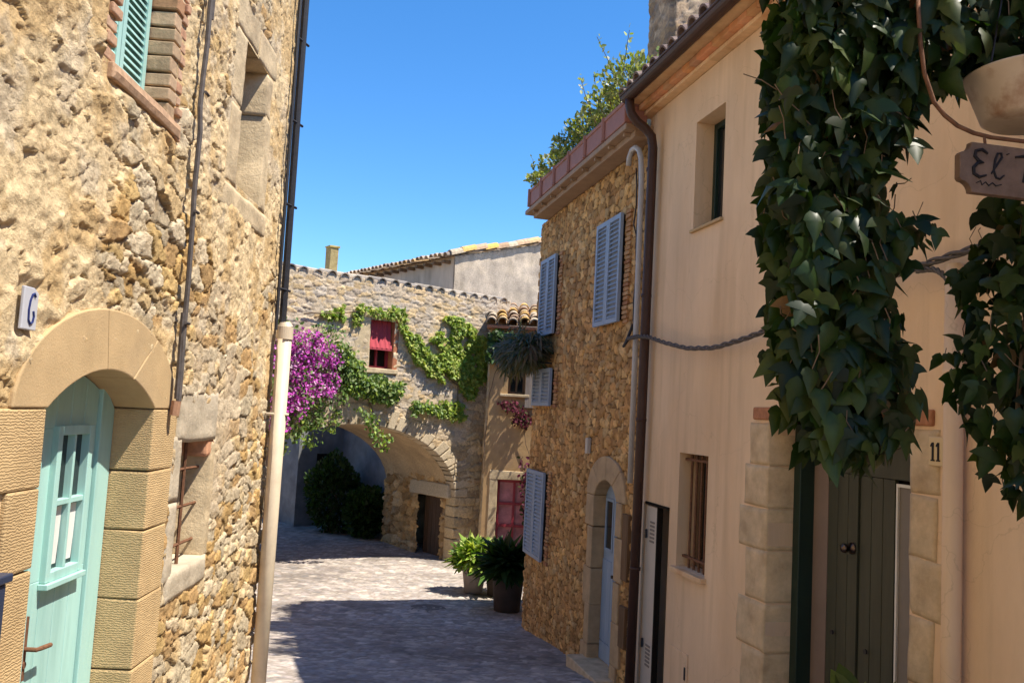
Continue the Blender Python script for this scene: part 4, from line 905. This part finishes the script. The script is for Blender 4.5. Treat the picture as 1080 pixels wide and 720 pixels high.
# eave tiles along the left side
F3 = Fr(FA(1.532, 2.83, 0), (-.613, .79, 0), (.79, .613, 0))
tiles(mb, F3, .0, 6.0, -.28, 4.5, 3.76, 5.05, sp=.215, ln=.45, rd=.09, pal=[(.36, .28, .2), (.42, .33, .25), (.45, .3, .15), (.3, .24, .2)], seed=31)
mb.add(F3([0, 6, 6, 0], [-.2, -.2, 5, 5], [3.76, 3.76, 5.1, 5.1]), [(0, 1, 2, 3)], (.3, .2, .15)); mb.build('roof', M_tile, GH)
for k in range(14): MB(F3).box(.15+k*.42, .24+k*.42, -.22, 0, 3.62, 3.70).build('rafter', M_wood, GH)
CS = thing('chimney', 'short square chimney with yellow lichen standing alone on the arch wall', 'chimney', FA(-2.53, 1.2, 2.3))
mb = MB(FA); mb.jbox(-2.63, -2.44, 1.1, 1.3, 2.29, 3.14, .01, (.36, .28, .13)); mb.build('stack', M_tile, CS, bev=.01)
mb = MB(FA); mb.jbox(-2.65, -2.42, 1.08, 1.32, 3.142, 3.18, .006, (.42, .33, .12)); mb.build('cap', M_tile, CS, bev=.006)

# beyond the passage
BW = thing('blue_washed_house', 'house behind the passage bushes with patchy blue grey wall', 'house', FA(.3, 5, -3.1))
mb = MB(FA); mb.box(.25, 1.5, 2.82, 8.2, -3.3, 2.2); mb.box(-.95, .25, 5.6, 8.2, -3.3, 2.6); mb.build('wall', M_bluewall, BW)
mb = MB(FA); mb.box(-.45, -.05, 5.57, 5.599, -2.1, -1.3); w_ = mb.build('window', M_dark, BW)
mb = MB(FA); mb.box(-1.0, .3, 5.4, 8.3, 2.6, 2.72); mb.box(.2, 1.52, 2.84, 5.4, 2.2, 2.28); mb.build('roof', M_ochre, BW)
NW = thing('brown_house', 'brown rendered house seen at the far left through the arch', 'house', (-7, 23.4, -3.1))
mb = MB(FW); mb.box(-14, -5.35, 23.2, 28, -3.3, 3.0); mb.box(-5.35, -2.6, 24.4, 28, -3.3, 3.0); mb.build('wall', M_brownwall, NW)
mb = MB(FW); mb.box(-5.34, -4.85, 24.36, 24.399, -3.2, -1.0); o = mb.build('door_surround', M_bluewall, NW)
mb = MB(FW); mb.box(-4.84, -4.3, 24.36, 24.399, -3.2, -1.1); mb.build('door', M_wood, NW)
mb = MB(FW); mb.box(-14.2, -2.4, 23.0, 28.2, 3.0, 3.12); mb.build('roof', M_ochre, NW)
LN = thing('neighbouring_house', 'rendered house round the corner behind the left stone house', 'house', (-8.5, 14, -3))
mb = MB(FW); mb.box(-14, -6.6, 9.0, 16.5, -3.3, 2.2); mb.build('wall', M_ochre, LN)
mb = MB(FW); mb.box(-14.2, -6.4, 8.8, 16.7, 2.2, 2.35); mb.build('roof', M_ochre, LN)
RB = thing('rear_house', 'plain ochre house behind the small corner house', 'house', (5, 19, -3))
mb = MB(FW); mb.box(3.2, 9, 15.5, 22, -3.3, 3.0); mb.build('wall', M_ochre, RB)
mb = MB(FW); mb.box(3.0, 9.2, 15.3, 22.2, 3.0, 3.15); mb.build('roof', M_ochre, RB)

# ================================================================== FOLIAGE
def tmpl(kind):
    if kind == 'ivy':      # three-lobed leaf, tip along +y
        out = [(0, 0), (.15, -.08), (.34, -.02), (.50, .12), (.66, .36), (.42, .36), (.27, .42), (.25, .58), (.15, .82), (0, 1.15)]
        out = out+[(-x, y) for x, y in out[1:-1][::-1]]
        V = [(0, .38, .05)]+[(x, y, -.10*abs(x)-.05*(y-.4)**2) for x, y in out]
    elif kind == 'ivy2':
        out = [(0, 0), (.20, -.12), (.38, .05), (.46, .30), (.36, .40), (.34, .58), (.20, .85), (0, 1.25)]
        out = out+[(-x*.8, y*.95) for x, y in out[1:-1][::-1]]
        V = [(0, .4, .10)]+[(x, y, -.22*abs(x)-.22*(y-.4)**2+.05*x) for x, y in out]
    elif kind == 'oval':
        out = [(0, 0), (.26, .25), (.30, .5), (.18, .8), (0, 1), (-.18, .8), (-.30, .5), (-.26, .25)]
        V = [(0, .5, .0)]+[(x, y, .25*abs(x)) for x, y in out]
    elif kind == 'blade':
        out = [(0, 0), (.05, .3), (.045, .7), (0, 1), (-.045, .7), (-.05, .3)]
        V = [(0, .5, .0)]+[(x, y, -.35*y*y+.1*abs(x)) for x, y in out]
    elif kind == 'frond':
        out = [(0, 0), (.10, .25), (.12, .55), (0, 1), (-.12, .55), (-.10, .25)]
        V = [(0, .5, -.05)]+[(x, y, -.45*y*y+.3*abs(x)) for x, y in out]
    n = len(out); F_ = [(0, 1+k, 1+(k+1) % n) for k in range(n)]
    return np.array(V, float), np.array(F_)
def leaves(name, pts, tips, norms, size, col, kind, m, parent, smooth=True):
    """pts base of each leaf, tips direction, norms approximate face normal"""
    V0, F0 = tmpl(kind); N = len(pts)
    t = tips/np.linalg.norm(tips, axis=1, keepdims=True); nn = norms-(norms*t).sum(1, keepdims=True)*t; nn /= np.maximum(np.linalg.norm(nn, axis=1, keepdims=True), 1e-6)
    b = np.cross(t, nn)
    V = pts[:, None, :]+size[:, None, None]*(b[:, None, :]*V0[None, :, 0:1]+t[:, None, :]*V0[None, :, 1:2]+nn[:, None, :]*V0[None, :, 2:3])
    F_ = (F0[None]+(np.arange(N)*len(V0))[:, None, None]).reshape(-1, 3)
    C = np.repeat(col, len(V0), 0)
    return quad_obj(name, V.reshape(-1, 3), F_, m, parent, smooth, C)
def inpoly(x, y, poly):
    r = np.zeros(x.shape, bool); n = len(poly)
    for i in range(n):
        x0, y0 = poly[i]; x1, y1 = poly[(i+1) % n]
        c = ((y0 > y) != (y1 > y)) & (x < (x1-x0)*(y-y0)/((y1-y0) or 1e-9)+x0); r ^= c
    return r
def wall_climber(rs, fr, poly, n, dmax, sz, pal, kind, m, parent, thr=.42, fs=3., edge=.0, name='foliage', hang=.6, front=.04):
    a = np.array(poly); got = []
    x = rs.uniform(a[:, 0].min(), a[:, 0].max(), n*6); z = rs.uniform(a[:, 1].min(), a[:, 1].max(), n*6)
    k = inpoly(x+(fbm(x*4, z*4, 3)-.5)*.35, z+(fbm(x*4+7, z*4, 4)-.5)*.35, poly) & (fbm(x*fs, z*fs, 17, 3) > thr)
    x, z = x[k][:n], z[k][:n]; N = len(x)
    d = -front-rs.uniform(0, 1, N)**1.3*dmax*(0.4+1.2*fbm(x*2.5, z*2.5, 9, 3))
    P_ = fr(x, d, z); tip = rs.normal(0, .55, (N, 3)); tip[:, 2] -= hang
    nor = -fr.n[None]*1.0+rs.normal(0, .45, (N, 3)); nor[:, 2] += .5
    c = pick(rs.uniform(0, 1, N), pal)*rs.uniform(.75, 1.3, (N, 1))
    return leaves(name, P_, tip, nor, rs.uniform(.7, 1.3, N)*sz, c, kind, m, parent)
rs = np.random.RandomState(5)
def stems(fr, paths, r, parent, d=-.05, name='stem'):
    mb = MB(fr)
    for p in paths:
        p = np.array(p, float); k = np.linspace(0, len(p)-1, len(p)*5); x = np.interp(k, range(len(p)), p[:, 0])+rs.normal(0, .008, len(k)); z = np.interp(k, range(len(p)), p[:, 1])+rs.normal(0, .008, len(k))
        q = fr(x, d+rs.normal(0, .006, len(k)), z); mb.tube([Vector(v) for v in q], list(np.linspace(r, r*.35, len(k))), 6)
    return mb.build(name, M_stem, parent)
G_LT = [(.26, .34, .045), (.20, .29, .04), (.32, .37, .07), (.14, .22, .03), (.38, .40, .09)]
G_MD = [(.09, .16, .03), (.12, .20, .04), (.07, .12, .025), (.17, .23, .06), (.22, .27, .1)]
V1 = thing('climbing_vine', 'bright green climber spread over the wall right of the red window', 'climber', FA(-.5, -.1, -1))
wall_climber(rs, FA, [(-1.62, 1.72), (-.9, 1.35), (-.35, 1.78), (.3, 1.62), (.62, 1.5), (.66, .75), (.35, .22), (.05, .35), (-.1, .62), (-.85, .58), (-1.3, .95)], 5200, .11, .06, G_LT, 'ivy', M_ivy, V1, thr=.41, fs=4.2)
wall_climber(rs, FA, [(-.85, 1.9), (-.2, 1.92), (.66, 1.62), (.5, 1.45), (-.2, 1.7)], 420, .08, .075, G_LT, 'ivy', M_ivy, V1, thr=.38)
wall_climber(rs, FA, [(-.55, .18), (.05, .14), (.1, -.2), (-.3, -.22)], 160, .1, .08, G_LT, 'ivy', M_ivy, V1, thr=.36)
stems(FA, [[(-.05, .0), (-.1, .5), (.1, 1.2), (-.4, 1.6)], [(-.1, .5), (-.6, .8), (-1.2, 1.2)], [(.05, .3), (.45, .7), (.6, 1.3)]], .014, V1)
V2 = thing('hanging_climber', 'mid green climber trailing over the crown of the arch under the red window', 'climber', FA(-2.4, -.1, -.1))
wall_climber(rs, FA, [(-2.95, 1.15), (-2.6, 1.0), (-2.1, .66), (-1.5, .38), (-.9, .12), (-.42, -.02), (-.45, -.2), (-1.0, -.08), (-1.6, -.02), (-2.2, .1), (-2.8, .25)], 2100, .2, .08, G_MD+G_LT[:1], 'oval', M_ivy, V2, thr=.36)
wall_climber(rs, FA, [(-2.55, .1), (-2.1, .12), (-2.0, -.35), (-1.6, -.75), (-1.75, -.95), (-2.2, -.5)], 170, .15, .08, G_MD+G_LT[:2], 'oval', M_ivy, V2, thr=.42, front=.12)
wall_climber(rs, FA, [(-1.5, .0), (-1.1, .0), (-1.2, -.4), (-1.45, -.35)], 60, .15, .08, G_MD, 'oval', M_ivy, V2, thr=.4, front=.12)
wall_climber(rs, FA, [(-2.9, 1.85), (-1.5, 1.95), (-1.4, 1.72), (-2.3, 1.72), (-2.8, 1.45), (-3.4, 1.7)], 300, .06, .075, G_LT, 'ivy', M_ivy, V2, thr=.45)
stems(FA, [[(-3.6, .9), (-2.8, .7), (-2, .3), (-1.1, .05)], [(-2.3, .3), (-1.95, -.3), (-1.7, -.85)], [(-3.6, 1.6), (-2.6, 1.75), (-1.6, 1.8)]], .015, V2, d=-.08)
V3 = thing('bougainvillea', 'magenta bougainvillea in full bloom beside the cream downpipe', 'climber', FA(-3.6, -.2, -.5))
PU = [(.55, .08, .46), (.66, .14, .56), (.38, .05, .31), (.58, .10, .44), (.72, .30, .62), (.6, .45, .5)]
wall_climber(rs, FA, [(-4.6, 1.35), (-3.7, 1.30), (-3.15, 1.1), (-2.95, .8), (-2.9, .35), (-3.1, .0), (-3.4, .1), (-3.6, -.4), (-3.9, -.65), (-4.6, -.5)], 4200, .36, .058, PU, 'oval', M_boug, V3, thr=.40, fs=4, name='bracts', hang=.1)
wall_climber(rs, FA, [(-4.6, 1.5), (-3.0, 1.45), (-2.6, 1.0), (-2.6, .2), (-3.0, -.25), (-3.5, -.65), (-4.6, -.7)], 1500, .36, .075, G_MD, 'oval', M_ivy, V3, thr=.36, name='foliage')
wall_climber(rs, FA, [(-3.9, -.2), (-2.9, .0), (-2.7, -.3), (-3.1, -.75), (-3.9, -.95)], 330, .15, .075, G_MD+G_LT[:2], 'oval', M_ivy, V3, thr=.45, name='foliage')
stems(FA, [[(-4.9, -3.0), (-4.8, -1.5), (-4.4, -.2), (-3.6, .5), (-3.0, .8)], [(-4.4, -.2), (-3.9, .9), (-3.2, 1.2)]], .03, V3, d=-.12)
V4 = thing('ivy', 'dark ivy under the eave of the small corner house', 'climber', FS(.1, -.1, .8))
wall_climber(rs, FS, [(-.05, 1.42), (.55, 1.4), (.6, 1.05), (.3, .85), (.0, .78)], 500, .16, .085, [(.04, .09, .015), (.06, .12, .02), (.05, .08, .02)], 'ivy', M_ivy, V4, thr=.25)
stems(FS, [[(-.02, -1.0), (.02, .3), (.2, 1.1)]], .012, V4)
V5 = thing('bougainvillea', 'sparse dark red bougainvillea above the red paned door', 'climber', FS(.5, -.1, -.6))
wall_climber(rs, FS, [(.15, .22), (.5, .2), (.95, -.1), (.8, -.5), (.55, -.6), (.45, -.15)], 260, .14, .07, [(.13, .02, .04), (.17, .04, .06), (.10, .03, .03), (.06, .07, .02)], 'oval', M_boug, V5, thr=.42, name='bracts')
wall_climber(rs, FS, [(.6, -.4), (.95, -.3), (.95, -2.6), (.72, -2.5), (.62, -1.3)], 300, .2, .08, [(.12, .02, .05), (.22, .09, .11), (.05, .07, .02)], 'oval', M_boug, V5, thr=.42, name='foliage')
stems(FS, [[(.9, -3.0), (.85, -1.0), (.6, -.2), (.3, .15)]], .012, V5)
# hanging dry grass ball on the house corner
HG = thing('hanging_plant', 'grey green grassy hanging plant between the shutters at the stone house corner', 'plant', FR(11.75, -.35, .9))
n = 4200; g = rs.normal(0, 1, (n, 3)); g /= np.linalg.norm(g, axis=1, keepdims=True); g[:, 2] = g[:, 2]*.9-.15
cN = FR(rs.uniform(11.15, 12.5, n), -.3+rs.normal(0, .07, n), .90+rs.normal(0, .09, n))
leaves('foliage', cN, g*np.array([1, 1, .7])+np.array([0, 0, -.25]), np.tile([0, 0, 1.], (n, 1))+rs.normal(0, .2, (n, 3)), rs.uniform(.12, .30, n), pick(rs.uniform(0, 1, n), [(.10, .11, .06), (.15, .13, .09), (.06, .08, .035), (.18, .15, .10)]), 'blade', M_ivy, HG)
mb = MB(FR); mb.box(11.1, 12.45, -.36, -.22, .72, .90); mb.build('trough', M_darkpot, HG, bev=.01)
for a in (11.2, 12.05): MB(FR).tube([FR(a, .0, .70), FR(a, -.38, .705)], .012, 6).build('bracket', M_iron, HG)

def shrub(parent, c, rx, ry, h, n, sz, pal, kind, m, z0=None, up=.6, name='foliage', shell=.5):
    u = rs.uniform(-1, 1, (n*2, 3)); u = u[(u**2).sum(1) < 1][:n]; N = len(u)
    rr_ = np.linalg.norm(u, axis=1, keepdims=True); u = u/np.maximum(rr_, .05)*rr_**shell
    lump = .75+.5*fbm(u[:, 0]*2+c[0], u[:, 2]*2+c[1], 77, 3)[:, None]
    P_ = np.array(c)+u*np.array([rx, ry, h/2])*lump+np.array([0, 0, h/2])
    tip = u+rs.normal(0, .5, (N, 3)); tip[:, 2] += up; nor = u*.5+rs.normal(0, .4, (N, 3)); nor[:, 2] += .8
    return leaves(name, P_, tip, nor, rs.uniform(.7, 1.3, N)*sz, pick(rs.uniform(0, 1, N), pal)*rs.uniform(.75, 1.25, (N, 1)), kind, m, parent)
# potted plants
P1 = thing('potted_plant', 'sunlit lime green leafy plant in the pale tapered pot', 'potted plant', (-.43, 14.8, -3.08), 'potted plants by the corner house')
mb = MB(); mb.lathe((-.43, 14.8, -3.06), [(.13, 0), (.15, .0), (.21, .40), (.225, .41), (.225, .45), (.20, .45), (.185, .40)], 24); mb.build('pot', M_claypot, P1, smooth=True)
mb = MB(); mb.lathe((-.43, 14.8, -3.06), [(.001, .38), (.19, .38)], 24); mb.build('soil', M_dark, P1)
c0 = np.array((-.43, 14.8, -2.62)); N = 430
def rosette(parent, c0, N, L0, L1, pal, kind, spread=.9, m=M_ivy, name='foliage'):
    th = rs.uniform(0, 2*math.pi, N); el = rs.uniform(.05, 1.0, N); tip = np.stack([np.cos(th)*spread*(1-el*.6), np.sin(th)*spread*(1-el*.6), el], 1)
    base = c0+tip*rs.uniform(0, .22, (N, 1)); nor = np.tile([0, 0, 1.], (N, 1))+rs.normal(0, .3, (N, 3))
    return leaves(name, base, tip, nor, rs.uniform(L0, L1, N), pick(rs.uniform(0, 1, N), pal)*rs.uniform(.8, 1.2, (N, 1)), kind, m, parent)
rosette(P1, c0+np.array([0, 0, .05]), 330, .2, .42, [(.36, .44, .06), (.46, .52, .12), (.22, .32, .05), (.55, .56, .22)], 'frond', 1.0)
shrub(P1, c0+np.array([0, 0, -.12]), .36, .32, .5, 500, .13, [(.12, .2, .03), (.2, .28, .05), (.07, .13, .02)], 'oval', M_ivy, name='lower_foliage')
P2 = thing('potted_plant', 'dark green fern in a dark pot at the stone house corner', 'potted plant', (.14, 13.5, -3.05), 'potted plants by the corner house')
mb = MB(); mb.lathe((.14, 13.5, -3.04), [(.18, 0), (.20, .0), (.245, .50), (.26, .51), (.26, .56), (.23, .56), (.22, .5)], 24); mb.build('pot', M_darkpot, P2, smooth=True)
mb = MB(); mb.lathe((.14, 13.5, -3.04), [(.001, .48), (.22, .48)], 24); mb.build('soil', M_dark, P2)
rosette(P2, np.array((.14, 13.5, -2.45)), 700, .28, .5, [(.025, .055, .012), (.04, .08, .02), (.02, .04, .01)], 'frond', 1.0)
P3 = thing('potted_plant', 'small green plant tucked between lime plant and red door', 'potted plant', (-.08, 14.75, -3.08), 'potted plants by the corner house')
mb = MB(); mb.lathe((-.08, 14.75, -3.08), [(.10, 0), (.11, 0), (.14, .28), (.15, .30), (.13, .30)], 20); mb.build('pot', M_darkpot, P3, smooth=True)
rosette(P3, np.array((-.12, 14.75, -2.72)), 160, .3, .55, [(.05, .11, .02), (.08, .16, .03)], 'frond', .6)
# bushes beyond the arch
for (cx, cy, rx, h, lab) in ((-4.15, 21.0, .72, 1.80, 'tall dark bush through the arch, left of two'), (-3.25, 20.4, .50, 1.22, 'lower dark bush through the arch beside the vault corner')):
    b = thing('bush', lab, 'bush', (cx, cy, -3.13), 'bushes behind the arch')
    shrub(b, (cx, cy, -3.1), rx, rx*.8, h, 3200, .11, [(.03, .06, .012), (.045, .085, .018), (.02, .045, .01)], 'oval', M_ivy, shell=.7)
    mb = MB()
    for k in range(4): mb.tube([(cx+rs.uniform(-.1, .1), cy, -3.14), (cx+rs.uniform(-.3, .3), cy+rs.uniform(-.2, .2), -2.3), (cx+rs.uniform(-.5, .5), cy+rs.uniform(-.3, .3), -3.1+h*.8)], [.03, .02, .008], 6)
    mb.build('stem', M_stem, b)
# terrace planters with shrubs
labs = ['terracotta trough with leafy shrub at the far end of the terrace', 'terracotta trough second from the far end of the terrace', 'terracotta trough third from the far end of the terrace', 'terracotta trough third from the gutter end of the terrace', 'terracotta trough second from the gutter end of the terrace', 'terracotta trough beside the gutter with tallest pale leaved shrub']
a0 = 11.74
for k in range(6):
    a1 = a0-.635; t = thing('terrace_planter', labs[k], 'planter', FR((a0+a1)/2, -.2, 2.96), 'planters along the terrace edge')
    mb = MB(FR); mb.box(a1+.02, a0-.02, -.30, -.05, 2.975, 3.20); mb.box(a1+.005, a0-.005, -.315, -.03, 3.17, 3.215); mb.build('trough', M_trough, t, bev=.012)
    mb = MB(FR); mb.tube([FR(a0, -.305, 2.965), FR(a0, -.305, 3.05), FR(a0, -.305, 3.22)], .03, 8); mb.build('post', M_trough, t)
    h = [.24, .34, .46, .50, .58, .72][k]; cc_ = FR((a0+a1)/2-.08, -.10, 3.16)
    pal = [(.27, .27, .09), (.19, .22, .06), (.36, .35, .18), (.12, .15, .05)]
    shrub(t, cc_, .36, .28, h*.9, 700, .055, pal, 'oval', M_ivy, shell=.8)
    N = 130; base = cc_+rs.normal(0, 1, (N, 3))*np.array([.22, .16, .12])+np.array([0, 0, h*.55])
    mb = MB(FR); Pp = []; 
    for q in range(14):
        e_ = cc_+rs.normal(0, 1, 3)*np.array([.2, .18, 0])+np.array([0, 0, h*rs.uniform(.7, 1.25)]); s0_ = cc_+rs.normal(0, .06, 3); mid = (s0_+e_)/2+rs.normal(0, .04, 3)
        mb.tube([s0_, mid, e_], [.007, .005, .003], 5)
        for w_ in np.linspace(.35, 1, 14): Pp.append((mid*(1-w_)+e_*w_)+rs.normal(0, .015, 3))
    mb.build('twigs', M_stem, t)
    Pp = np.array(Pp); N = len(Pp); tp = rs.normal(0, 1, (N, 3)); tp[:, 2] += .7
    leaves('sprays', Pp, tp, rs.normal(0, 1, (N, 3))+np.array([0, 0, .6]), rs.uniform(.035, .075, N), pick(rs.uniform(0, 1, N), [(.35, .37, .2), (.5, .5, .42), (.2, .25, .08)] if k > 2 else pal), 'oval', M_ivy, t)
    a0 = a1
# ------------------------------------------------------------------ foreground vine, sign, basin
FV = Fr((0, 2.6, 0), (1, 0, 0), (0, 1, 0))
DK = [(.012, .028, .005), (.018, .040, .008), (.026, .052, .010), (.012, .025, .007), (.036, .062, .012), (.020, .045, .008), (.050, .070, .015)]
def vine(parent, poly, n, dep, sz, seed, thr=.3, fr=FV):
    r = np.random.RandomState(seed); a = np.array(poly); x = r.uniform(a[:, 0].min(), a[:, 0].max(), n*5); z = r.uniform(a[:, 1].min(), a[:, 1].max(), n*5)
    k = inpoly(x, z, poly) & (fbm(x*6, z*6, seed, 3) > thr); x, z = x[k][:n], z[k][:n]; N = len(x); d = r.uniform(-dep, dep, N)
    tip = r.normal(0, .42, (N, 3)); tip[:, 2] -= 1; nor = r.normal(0, .45, (N, 3)); nor[:, 1] -= .9; nor[:, 2] += .45
    c = pick(r.uniform(0, 1, N), DK)*r.uniform(.55, 1.15, (N, 1))
    dry = r.uniform(0, 1, N) < .012; c[dry] = np.array((.16, .085, .03))*r.uniform(.6, 1.1, (dry.sum(), 1))
    size = r.uniform(.5, 1.3, N)*sz; P_ = fr(x, d, z); m1 = r.uniform(0, 1, N) < .5
    leaves('foliage', P_[m1], tip[m1], nor[m1], size[m1], c[m1], 'ivy', M_leaf, parent); leaves('foliage', P_[~m1], tip[~m1], nor[~m1], size[~m1], c[~m1], 'ivy2', M_leaf, parent)
    mb = MB()
    for q in np.where(r.uniform(0, 1, N) < .12)[0]:
        a_ = P_[q]; b_ = a_+np.array([r.normal(0, .03), r.normal(0, .03), abs(r.normal(.05, .03))]); mb.tube([a_, (a_+b_)/2+r.normal(0, .008, 3), b_], .0018, 4)
    mb.build('petioles', M_stem, parent)
HV = thing('hanging_vine', 'dark three-lobed vine hanging in front of the green door numbered 11', 'vine', (1.0, 2.6, 1.5))
vine(HV, [(.80, 1.75), (.79, 1.16), (.775, .88), (.785, .63), (.81, .43), (.83, .14), (.88, .03), (.93, -.05), (1.02, -.09), (1.12, -.06), (1.20, .12), (1.205, .24), (1.16, .33), (1.19, .50), (1.235, .60), (1.14, .79), (1.19, 1.0), (1.28, 1.08), (1.33, 1.75)], 2300, .16, .078, 31, thr=.22)
vine(HV, [(.78, 1.75), (.80, 1.22), (1.15, 1.14), (1.30, 1.14), (1.45, 1.16), (1.62, 1.20), (2.0, 1.15), (2.0, 1.75)], 1500, .2, .078, 32, thr=.25)
mb = MB()
for q in ([(2.9, 2.75, 1.75), (2.2, 2.65, 1.62), (1.5, 2.6, 1.55), (1.0, 2.6, 1.5), (.8, 2.6, 1.4)], [(1.2, 2.6, 1.52), (1.1, 2.62, 1.1), (1.02, 2.6, .6), (.98, 2.6, .1)], [(1.0, 2.6, 1.5), (.9, 2.62, 1.0), (.88, 2.58, .5), (.86, 2.6, .1)], [(1.5, 2.6, 1.55), (1.5, 2.6, 1.3)]):
    mb.tube(q, .007, 6)
mb.build('stem', M_stem, HV)
HV2 = thing('hanging_vine', 'dark vine at the right edge hanging below the wooden name board', 'vine', (1.75, 2.9, .3))
FV2 = Fr((0, 2.9, 0), (1, 0, 0), (0, 1, 0))
vine(HV2, [(1.60, .86), (1.68, .78), (1.58, .62), (1.60, .42), (1.52, .28), (1.50, .22), (1.56, .10), (1.64, -.02), (1.66, -.12), (1.80, -.20), (2.1, -.1), (2.1, .9)], 700, .16, .078, 33, thr=.38, fr=FV2)
vine(HV2, [(1.62, .95), (1.75, .98), (2.1, 1.0), (2.1, .7), (1.7, .75)], 110, .12, .075, 34, thr=.3, fr=FV2)
mb = MB(); mb.tube([(2.7, 3.05, 1.05), (2.2, 2.95, .98), (1.85, 2.9, .85), (1.75, 2.9, .4), (1.72, 2.9, 0)], .008, 6); mb.build('stem', M_stem, HV2)
# sign board on a curved iron bracket
SG = thing('name_board', 'weathered wooden name board with cut corners hanging on curved iron bracket', 'sign', (1.35, 2.4, .8))
tS = Vector((.985, .17, -.012)).normalized(); FSG = Fr((1.252, 2.40, .700), tuple(tS), (-.17, .985, 0))
def bz(x0, z): return (x0, z)
W_, H_ = .50, .148
cut = .032
poly = [(0, cut+.006), (0, H_-cut-.006), (.014, H_-cut-.006)]+[(.014+cut-cut*math.cos(t), H_-.006-cut+cut*math.sin(t)*1.0) for t in []]
def corner(cx, cz, t0, t1): return [(cx+cut*math.cos(t), cz+cut*math.sin(t)) for t in np.linspace(t0, t1, 6)]
poly = [(0, cut+.008), (0, H_-cut-.008)]+corner(.006, H_, -math.pi/2, 0)[0:]+corner(W_-.006, H_, math.pi, 1.5*math.pi)+[(W_, H_-cut-.008), (W_, cut+.008)]+corner(W_-.006, 0, math.pi/2, math.pi)+corner(.006, 0, 0, math.pi/2)
mb = MB(FSG); mb.prism(poly, -.012, .012); bo = mb.build('board', M_sign, SG, bev=.002)
mb = MB(FSG)
def stroke(pts, r=.0052): mb.tube([FSG(a, -.0135, z) for a, z in pts], [r*.6]+[r]*(len(pts)-2)+[r*.6], 6)
stroke([(.088, .118), (.070, .128), (.050, .122), (.046, .106), (.058, .094), (.072, .090), (.055, .086), (.042, .072), (.044, .054), (.062, .046), (.084, .054)])           # E
stroke([(.100, .060), (.116, .085), (.134, .112), (.132, .124), (.120, .122), (.112, .100), (.108, .070), (.116, .050), (.128, .048), (.142, .06)], .0035)                   # l
stroke([(.150, .122), (.158, .126)], .003)
stroke([(.178, .118), (.21, .124), (.258, .120)]); stroke([(.222, .122), (.214, .085), (.204, .046)])                                                                          # T
stroke([(.052, .028), (.066, .036), (.07, .024), (.082, .034), (.092, .024), (.104, .034), (.116, .026), (.134, .032)], .002)
mb.build('lettering', M_ink, bo)
mb = MB(); mb.tube([(1.145, 2.43, 1.30), (1.15, 2.42, 1.15), (1.164, 2.42, 1.052), (1.193, 2.42, .968), (1.225, 2.42, .930), (1.263, 2.42, .901), (1.31, 2.42, .882), (1.36, 2.42, .872), (1.457, 2.43, .869), (1.7, 2.49, .88), (1.9, 2.55, .90)], .0065, 8)
mb.tube([(1.9, 2.55, .90), (2.72, 2.6, .90)], .009, 8); mb.tube([(1.145, 2.43, 1.29), (1.14, 2.46, 1.6)], .0065, 8)
for x in (1.34, 1.60): mb.tube([(x, 2.42+(x-1.34)*.17, .878), (x, 2.412+(x-1.34)*.17, .84)], .004, 6)
mb.build('bracket', M_rust, SG, smooth=True)
BN = thing('enamel_basin', 'chipped cream enamel basin hung above the name board as a planter', 'basin', (1.42, 2.45, 1.0))
mb = MB(); mb.lathe((1.53, 2.5, .955), [(.001, 0), (.125, 0), (.140, .010), (.180, .125), (.192, .134), (.192, .140), (.182, .140), (.174, .126), (.134, .016), (.001, .010)], 40); mb.build('bowl', M_enamel, BN, smooth=True)
for sg in (-1, 1):
    mb = MB(); a = rad(-105) if sg < 0 else rad(75); c_ = Vector((1.51+.195*math.cos(a), 2.5+.195*math.sin(a), 1.09)); u = Vector((-math.sin(a), math.cos(a), 0))
    mb.tube([c_-u*.045, c_-u*.04+Vector((math.cos(a)*.02, math.sin(a)*.02, 0)), c_+u*.04+Vector((math.cos(a)*.02, math.sin(a)*.02, 0)), c_+u*.045], .005, 6); mb.build('handle', M_rust, BN)
mb = MB()
for x, y in ((1.36, 2.42), (1.66, 2.42), (1.51, 2.66)): mb.tube([(x, y, 1.10), (1.51, 2.52, 1.75)], .003, 5)
mb.build('hanger', M_iron, BN)
# plant tops at the foot of the frame
BP = thing('potted_plant', 'broad leaved plant at the foot of the wall right of door 11', 'potted plant', FR(3.75, -.45, -2.1))
c_ = FR(3.98, -.32, -1.38); mb = MB(); mb.lathe(FR(3.98, -.32, -2.08), [(.1, 0), (.12, 0), (.16, .28), (.17, .3), (.15, .3), (.14, .26), (.001, .26)], 20); mb.build('pot', M_trough, BP, smooth=True)
N = 22; th = rs.uniform(0, 6.28, N); tip = np.stack([np.cos(th)*.6, np.sin(th)*.6, rs.uniform(.3, 1, N)], 1)
leaves('foliage', np.tile(c_, (N, 1))+tip*.05-np.array([0, 0, .15]), tip, rs.normal(0, .3, (N, 3))+np.array([0, 0, 1.]), rs.uniform(.2, .3, N), pick(rs.uniform(0, 1, N), [(.12, .15, .03), (.07, .10, .02), (.18, .19, .04)]), 'oval', M_ivy, BP)
mb = MB(); mb.tube([c_-np.array([0, 0, .3]), c_], .012, 6); mb.build('stem', M_stem, BP)
# drain grate in the paving
y_ = 13.35
mb = MB(); g0 = float(ground_z(y_))+.012
mb.lathe((-1.08, y_, g0-.02), [(.30, 0), (.30, .022), (.001, .022)], 28); tag(mb.build('manhole_cover', mat('worn_iron', (.13, .115, .11), var=.3, vscale=20, rough=.6, bump=.004, bscale=60), None, origin=(-1.08, y_, g0-.02)), 'round dark iron cover set in the shaded paving', 'manhole cover')
